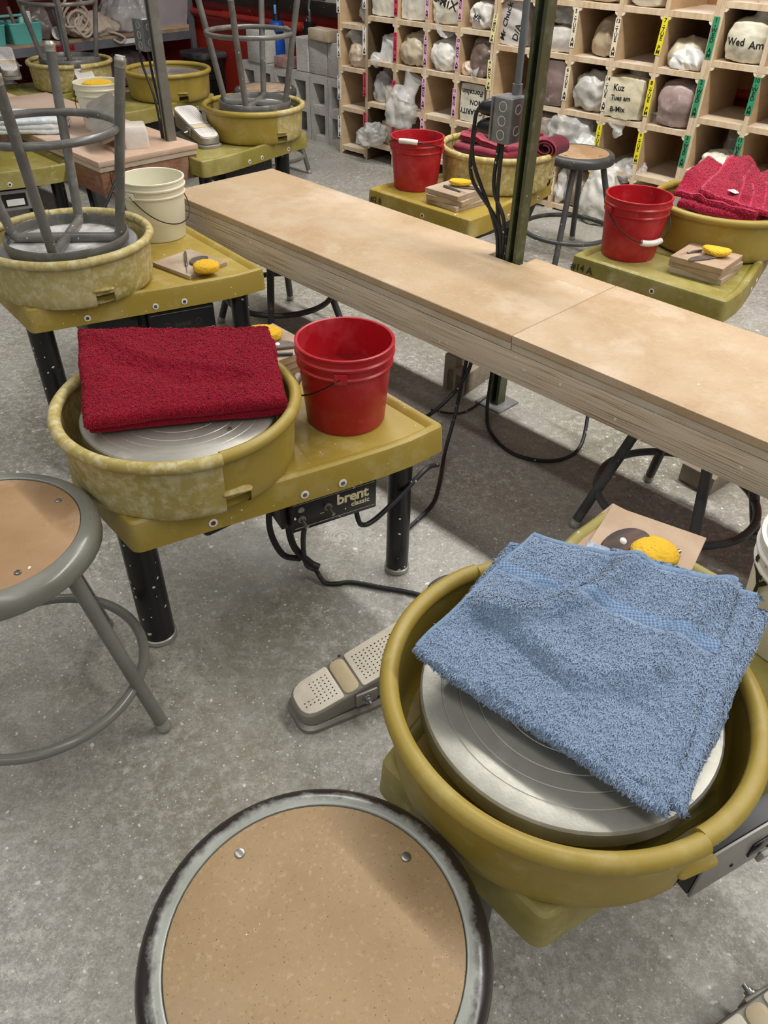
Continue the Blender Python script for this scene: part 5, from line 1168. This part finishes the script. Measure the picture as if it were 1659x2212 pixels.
def pile(parent, quads, verts, m, count, length, width, lift, nap=None, seed=1, spread=.6):
    import numpy as np
    rng = np.random.default_rng(seed); V_ = np.array([tuple(v) for v in verts]); Q = np.array(quads)
    P = V_[Q]; e1_ = P[:, 1] - P[:, 0]; e2_ = P[:, 3] - P[:, 0]; nn = np.cross(e1_, e2_); ar = np.linalg.norm(nn, axis=1); nn = nn / (ar[:, None] + 1e-12)
    ok = (nn[:, 2] > -.5) & (ar > 0); ar = np.where(ok, ar, 0); k = rng.choice(len(Q), count, p=ar / ar.sum())
    a, b = rng.random((count, 1)), rng.random((count, 1))
    base = (P[k, 0] * (1 - a) + P[k, 1] * a) * (1 - b) + (P[k, 3] * (1 - a) + P[k, 2] * a) * b; n = nn[k]
    rd = rng.normal(size=(count, 3))
    if nap is not None: rd = rd * spread + np.array(nap)
    d = rd - n * (rd * n).sum(1, keepdims=True); d /= np.linalg.norm(d, axis=1, keepdims=True) + 1e-9
    sd_ = np.cross(n, d); L_ = length * (.6 + .8 * rng.random((count, 1))); w = width * (.7 + .6 * rng.random((count, 1))) / 2; lf = lift * (.5 + rng.random((count, 1)))
    base = base - n * .0006
    rows = []
    for t, hz_, ww in ((0, 0, 1.0), (.45, 1.0, 1.0), (1.0, .75, .45)):
        c = base + d * L_ * t + n * lf * hz_
        rows += [c - sd_ * w * ww, c + sd_ * w * ww]
    V2 = np.stack(rows, 1).reshape(-1, 3)
    me = bpy.data.meshes.new('terry_pile'); me.vertices.add(len(V2)); me.vertices.foreach_set('co', V2.ravel())
    i0 = np.arange(count) * 6; F = np.stack([np.stack([i0, i0 + 1, i0 + 3, i0 + 2], 1), np.stack([i0 + 2, i0 + 3, i0 + 5, i0 + 4], 1)], 1).reshape(-1, 4)
    me.loops.add(F.size); me.loops.foreach_set('vertex_index', F.ravel()); me.polygons.add(len(F)); me.polygons.foreach_set('loop_start', np.arange(len(F)) * 4)
    me.update(calc_edges=True); me.validate(); me.shade_smooth(); me.materials.append(m)
    o = bpy.data.objects.new('terry_pile', me); C.objects.link(o); o.parent = parent; o['kind'] = 'stuff'
    return o
def towelo(name, parts, m, parent, pl=None):
    vs, fs = [], []; ev = []; PILE_Q.clear()
    for p in parts: ev.append(slab(vs, fs, **p))
    o = obj(name, ([tuple(v) for v in vs], fs), m, parent, smooth=75)
    if pl: pile(o, list(PILE_Q), vs, m, **pl)
    return o, ev
def ribbon(ev, path, w, lift, m, parent, name, n=40, across=None):
    """thin strip lying on an evaluated towel surface along a (u,v) path"""
    bm = BM(); prev = None
    pts = []
    for i in range(n + 1):
        t = i / n * (len(path) - 1); k = min(int(t), len(path) - 2); f = t - k
        pts.append((path[k][0] * (1 - f) + path[k + 1][0] * f, path[k][1] * (1 - f) + path[k + 1][1] * f))
    rows = []
    for i, (u, v) in enumerate(pts):
        a = pts[max(0, i - 1)]; b = pts[min(n, i + 1)]; d = Vector((b[0] - a[0], b[1] - a[1])); d.normalize(); nn = Vector((-d.y, d.x))
        rows.append([bm.verts.new(ev(min(1, max(0, u + nn.x * w * s)), min(1, max(0, v + nn.y * w * s))) + Vector((0, 0, lift * (1 - .8 * abs(s) ** 3)))) for s in (-1, -.6, 0, .6, 1)])
    for a, b in zip(rows, rows[1:]):
        for k in range(4): bm.faces.new((a[k], a[k + 1], b[k + 1], b[k]))
    return obj(name, bm, m, parent, smooth=60)
# ---- blue towel on the nearest wheel
tb = thing('towel', 'folded blue terry towel lying on the nearest wheel', 'towel', (.24, .6, .52))
T0 = Vector((.24, .6, .52))
def rel(*p): return tuple(Vector(p) - T0)
c00, c10, c11, c01 = (.036, .606, .567), (.287, .412, .552), (.436, .684, .600), (.198, .785, .598)
def ridge(u, v, pts, w):
    best = 9
    for (a, b), (c, d) in zip(pts, pts[1:]):
        ab = Vector((c - a, d - b)); ap = Vector((u - a, v - b)); t = max(0, min(1, ap.dot(ab) / ab.length_squared)); best = min(best, (ap - ab * t).length)
    return math.exp(-(best / w) ** 2)
def bd(u, v):
    h = 0
    h += .017 * ridge(u, v, [(.52, 1.0), (.44, .72), (.30, .50), (.12, .40)], .07)
    h += .011 * ridge(u, v, [(.30, .36), (.55, .30), (.75, .42)], .08)
    h -= .011 * ridge(u, v, [(.40, .9), (.33, .68), (.22, .55)], .05)
    h -= .009 * ridge(u, v, [(.2, .3), (.5, .15)], .10)
    h += .012 * ridge(u, v, [(.95, 1.0), (.85, .75), (.82, .5)], .06)
    h += .008 * (u - .5) ** 2 - .010 * max(0, .12 - v) * 2
    return h
band = lambda u, v: .652 < v < .728 or v > .972 or u < .02
blue_parts = [
    dict(cs=[rel(.075, .60, .532), rel(.295, .425, .532), rel(.425, .63, .562), rel(.19, .765, .555)], th=.022, step=.006, seed=3, fuzz=.0012, wr=.004),
    dict(cs=[rel(.062, .602, .548), rel(.305, .418, .545), rel(.468, .655, .588), rel(.20, .80, .574)], th=.022, step=.005, seed=4, fuzz=.0012, wr=.005),
    dict(cs=[rel(.046, .606, .560), rel(.305, .414, .550), rel(.463, .676, .596), rel(.165, .772, .590)], th=.018, step=.004, seed=5, fuzz=.0012, wr=.004),
    dict(cs=[rel(*c00), rel(*c10), rel(*c11), rel(*c01)], th=.017, step=.0021, seed=1, fuzz=.0012, wr=.008, wfreq=7, disp=bd, skip=band, ffreq=300),
    dict(cs=[rel(.305, .66, .578), rel(.42, .62, .580), rel(.452, .700, .592), rel(.30, .772, .586)], th=.012, step=.005, seed=8, fuzz=.0014, wr=.003),
]
ob_, ev = towelo('terry_cloth', blue_parts, towel_blue(), tb, dict(count=150000, length=.0058, width=.0013, lift=.0016, nap=(-.55, -.75, 0), seed=1, spread=.55))
def band_material():
    m = bpy.data.materials.new('blue_woven_band'); m.use_nodes = True; N = m.node_tree.nodes; L = m.node_tree.links; b = N['Principled BSDF']
    tc = N.new('ShaderNodeTexCoord'); mp = N.new('ShaderNodeMapping'); mp.inputs['Rotation'].default_value = (0, 0, math.radians(-38)); L.new(tc.outputs['Object'], mp.inputs[0])
    br = N.new('ShaderNodeTexChecker'); br.inputs['Scale'].default_value = 330; br.inputs[1].default_value = lin('#8099b9'); br.inputs[2].default_value = lin('#5b7390'); L.new(mp.outputs[0], br.inputs[0])
    L.new(br.outputs[0], b.inputs['Base Color']); b.inputs['Roughness'].default_value = .9
    return m
ribbon(ev[3], [(.005, .69), (.25, .69), (.5, .69), (.75, .69), (.995, .69)], .033, .0012, band_material(), tb, 'woven_band', 80)
ribbon(ev[3], [(.01, .985), (.3, .988), (.6, .985), (.98, .985)], .014, .0012, towel_blue_hem(), tb, 'hem', 60)
ribbon(ev[3], [(.012, .02), (.012, .4), (.012, .98)], .008, .0008, towel_blue_hem(), tb, 'hem', 60)
ribbon(ev[2], [(.01, .985), (.5, .985), (.98, .985)], .02, .0012, towel_blue_hem(), tb, 'hem', 40)
ribbon(ev[4], [(.02, .97), (.5, .97), (.98, .97)], .05, .001, towel_blue_hem(), tb, 'hem', 30)
tg = boxo('care_tag', (-.022, .022, -.006, .006, 0, .0025), mat('woven_white_tag', '#c9d2de', '#8f9fb8', 120, rough=.8), tb, loc=rel(.292, .772, .585), rot=(.5, .1, math.radians(-22)))
# ---- dark red towel on W1
T0 = Vector((-.38, 1.23, .52))
tr = thing('towel', 'neatly folded dark red towel on the brent classic wheel', 'towel', T0)
rd_ = lambda u, v: .006 * ridge(u, v, [(.1, .9), (.4, .55), (.8, .4)], .05) - .004 * ridge(u, v, [(.15, .6), (.5, .3), (.95, .25)], .06) - .012 * max(0, .1 - v)
towelo('terry_cloth', [
    dict(cs=[rel(-.508, 1.112, .536), rel(-.180, 1.192, .534), rel(-.225, 1.402, .566), rel(-.590, 1.375, .566)], th=.024, step=.005, seed=21, fuzz=.0014, wr=.003),
    dict(cs=[rel(-.508, 1.098, .553), rel(-.176, 1.190, .551), rel(-.236, 1.406, .588), rel(-.599, 1.372, .590)], th=.024, step=.0024, seed=22, fuzz=.0016, wr=.004, disp=rd_, ffreq=260)], towel_red(), tr, dict(count=120000, length=.0042, width=.0014, lift=.0019, seed=2))
# ---- crimson towel on W4
T0 = Vector((1.04, 2.47, .52))
tc_ = thing('towel', 'crumpled crimson towel with light hems on the wheel marked 14A', 'towel', T0)
cd_ = lambda u, v: .018 * ridge(u, v, [(.16, 1.0), (.22, .55), (.55, .15)], .06) + .012 * ridge(u, v, [(.42, 1.0), (.48, .55), (.85, .2)], .06) + .010 * ridge(u, v, [(.66, 1.0), (.75, .5)], .06) - .012 * ridge(u, v, [(.32, 1.0), (.36, .55)], .05) + .03 * v * v * abs(u - .35)
oc, evc = towelo('terry_cloth', [
    dict(cs=[rel(.875, 2.44, .540), rel(1.06, 2.30, .536), rel(1.30, 2.46, .545), rel(1.03, 2.66, .560)], th=.026, step=.006, seed=31, fuzz=.0022, wr=.010, ffreq=160),
    dict(cs=[rel(.868, 2.47, .562), rel(1.06, 2.30, .548), rel(1.30, 2.44, .556), rel(1.02, 2.68, .590)], th=.020, step=.005, seed=32, fuzz=.0022, wr=.010, ffreq=160, disp=lambda u, v: .03 * ridge(u, v, [(.0, .3), (.0, 1)], .14) + .012 * ridge(u, v, [(.3, 0), (.3, 1)], .07)),
    dict(cs=[rel(.925, 2.43, .578), rel(1.09, 2.285, .556), rel(1.36, 2.46, .575), rel(1.10, 2.69, .606)], th=.016, step=.004, seed=33, fuzz=.0020, wr=.008, ffreq=160, disp=cd_)], towel_red2(), tc_, dict(count=60000, length=.005, width=.0018, lift=.002, seed=3))
hm = towel_red2_hem()
for pth, w in (([(.02, .05), (.02, .5), (.02, .98)], .018), ([(.24, .98), (.30, .5), (.55, .03)], .014), ([(.36, .98), (.42, .5), (.72, .03)], .012), ([(.48, .98), (.55, .5), (.88, .03)], .012), ([(.02, .03), (.5, .03), (.98, .03)], .02)):
    ribbon(evc[2], pth, w, .0016, hm, tc_, 'hem', 40)
ribbon(evc[1], [(.03, .03), (.5, .03), (.98, .03)], .02, .0016, hm, tc_, 'hem', 40)
ribbon(evc[1], [(.18, .95), (.2, .5), (.25, .03)], .015, .0016, hm, tc_, 'hem', 40)
bm = BM(); pts = [(-.017, -.014), (.017, -.014), (.017, .014), (-.017, .014)]
prism(bm, pts, 0, .0012); ct = obj('care_tag', bm, paper_white(), tc_, loc=tuple(evc[2](.40, .16) - T0 + T0 + Vector((0, 0, .006))), rot=(.12, .1, math.radians(35)))
for k in range(3): texto('tag_print', 'xxxxx' if k % 2 else 'xxxx', .006, mat('faded_grey_print', '#a9a7a4', rough=.7), ct, (0, .006 - .006 * k, .0014), (0, 0, 0))
# ---- dusty red towel on W5
T0 = Vector((.405, 3.11, .52))
td = thing('towel', 'rolled dusty red towel with ribbed stripes on the wheel marked 2B', 'towel', T0)
dd_ = lambda u, v: .006 * math.sin(v * 14) * (1 - u) + .008 * ridge(u, v, [(.1, .9), (.3, .4), (.35, 0)], .08)
od, evd = towelo('terry_cloth', [
    dict(cs=[rel(.225, 3.07, .541), rel(.40, 2.925, .541), rel(.60, 3.06, .547), rel(.38, 3.27, .555)], th=.028, step=.006, seed=41, fuzz=.0008, wr=.006),
    dict(cs=[rel(.245, 3.09, .566), rel(.41, 2.94, .560), rel(.62, 3.06, .566), rel(.38, 3.28, .580)], th=.022, step=.006, seed=42, fuzz=.0008, wr=.008, disp=dd_),
    dict(cs=[rel(.275, 3.11, .584), rel(.40, 3.0, .578), rel(.56, 3.10, .582), rel(.38, 3.27, .596)], th=.016, step=.006, seed=43, fuzz=.0008, wr=.006, disp=dd_)], towel_dull(), td)
hm2 = towel_dull_hem()
for v in (.1, .35, .6, .85): ribbon(evd[2], [(.02, v), (.5, v), (.98, v)], .035, .0016, hm2, td, 'ribbed_stripe', 30)
ribbon(evd[1], [(.03, .04), (.03, .5), (.03, .96)], .03, .0016, hm2, td, 'hem', 30); ribbon(evd[1], [(.04, .03), (.5, .03), (.96, .03)], .03, .0016, hm2, td, 'hem', 30)
# rolled end: a spiral sheet whose axis lies toward the camera
bm = BM(); rows = []
ax = Vector((-.62, -.78, 0)); sd = Vector((.78, -.62, 0)); up = Vector((0, 0, 1)); cen = Vector((.548, 2.985, .560)) - T0
for i in range(56):
    a = i / 55 * 2.4 * 2 * PI; r = .036 - .0235 * i / 55
    p = cen + sd * r * 1.35 * math.cos(a - .6) + up * r * .92 * math.sin(a - .6)
    rows.append([p + ax * s for s in (-.0, -.03, -.06, -.10)])
bmv_ = [[bm.verts.new(q) for q in r] for r in rows]
for a, b in zip(bmv_, bmv_[1:]):
    for k in range(3): bm.faces.new((a[k], a[k + 1], b[k + 1], b[k]))
bmesh.ops.solidify(bm, geom=bm.faces[:], thickness=.005)
obj('rolled_end', bm, towel_dull(), td, smooth=50)
tubeo('roll_hem', [r[0] for r in rows], .0032, hm2, td, 6)
# ---- white and blue towel at the left
T0 = Vector((-1.5, 3.55, .47))
tw = thing('towel', 'folded white and pale blue towel on the second bench at the left', 'towel', T0)
towelo('terry_cloth', [dict(cs=[rel(-1.62 + .01 * k, 3.40, .478 + .018 * k), rel(-1.36 - .004 * k, 3.45, .478 + .018 * k), rel(-1.38, 3.62, .482 + .018 * k), rel(-1.66, 3.60, .482 + .018 * k)], th=.02, step=.006, seed=50 + k, fuzz=.0018, wr=.008, ffreq=120) for k in range(3)], towel_white(), tw)
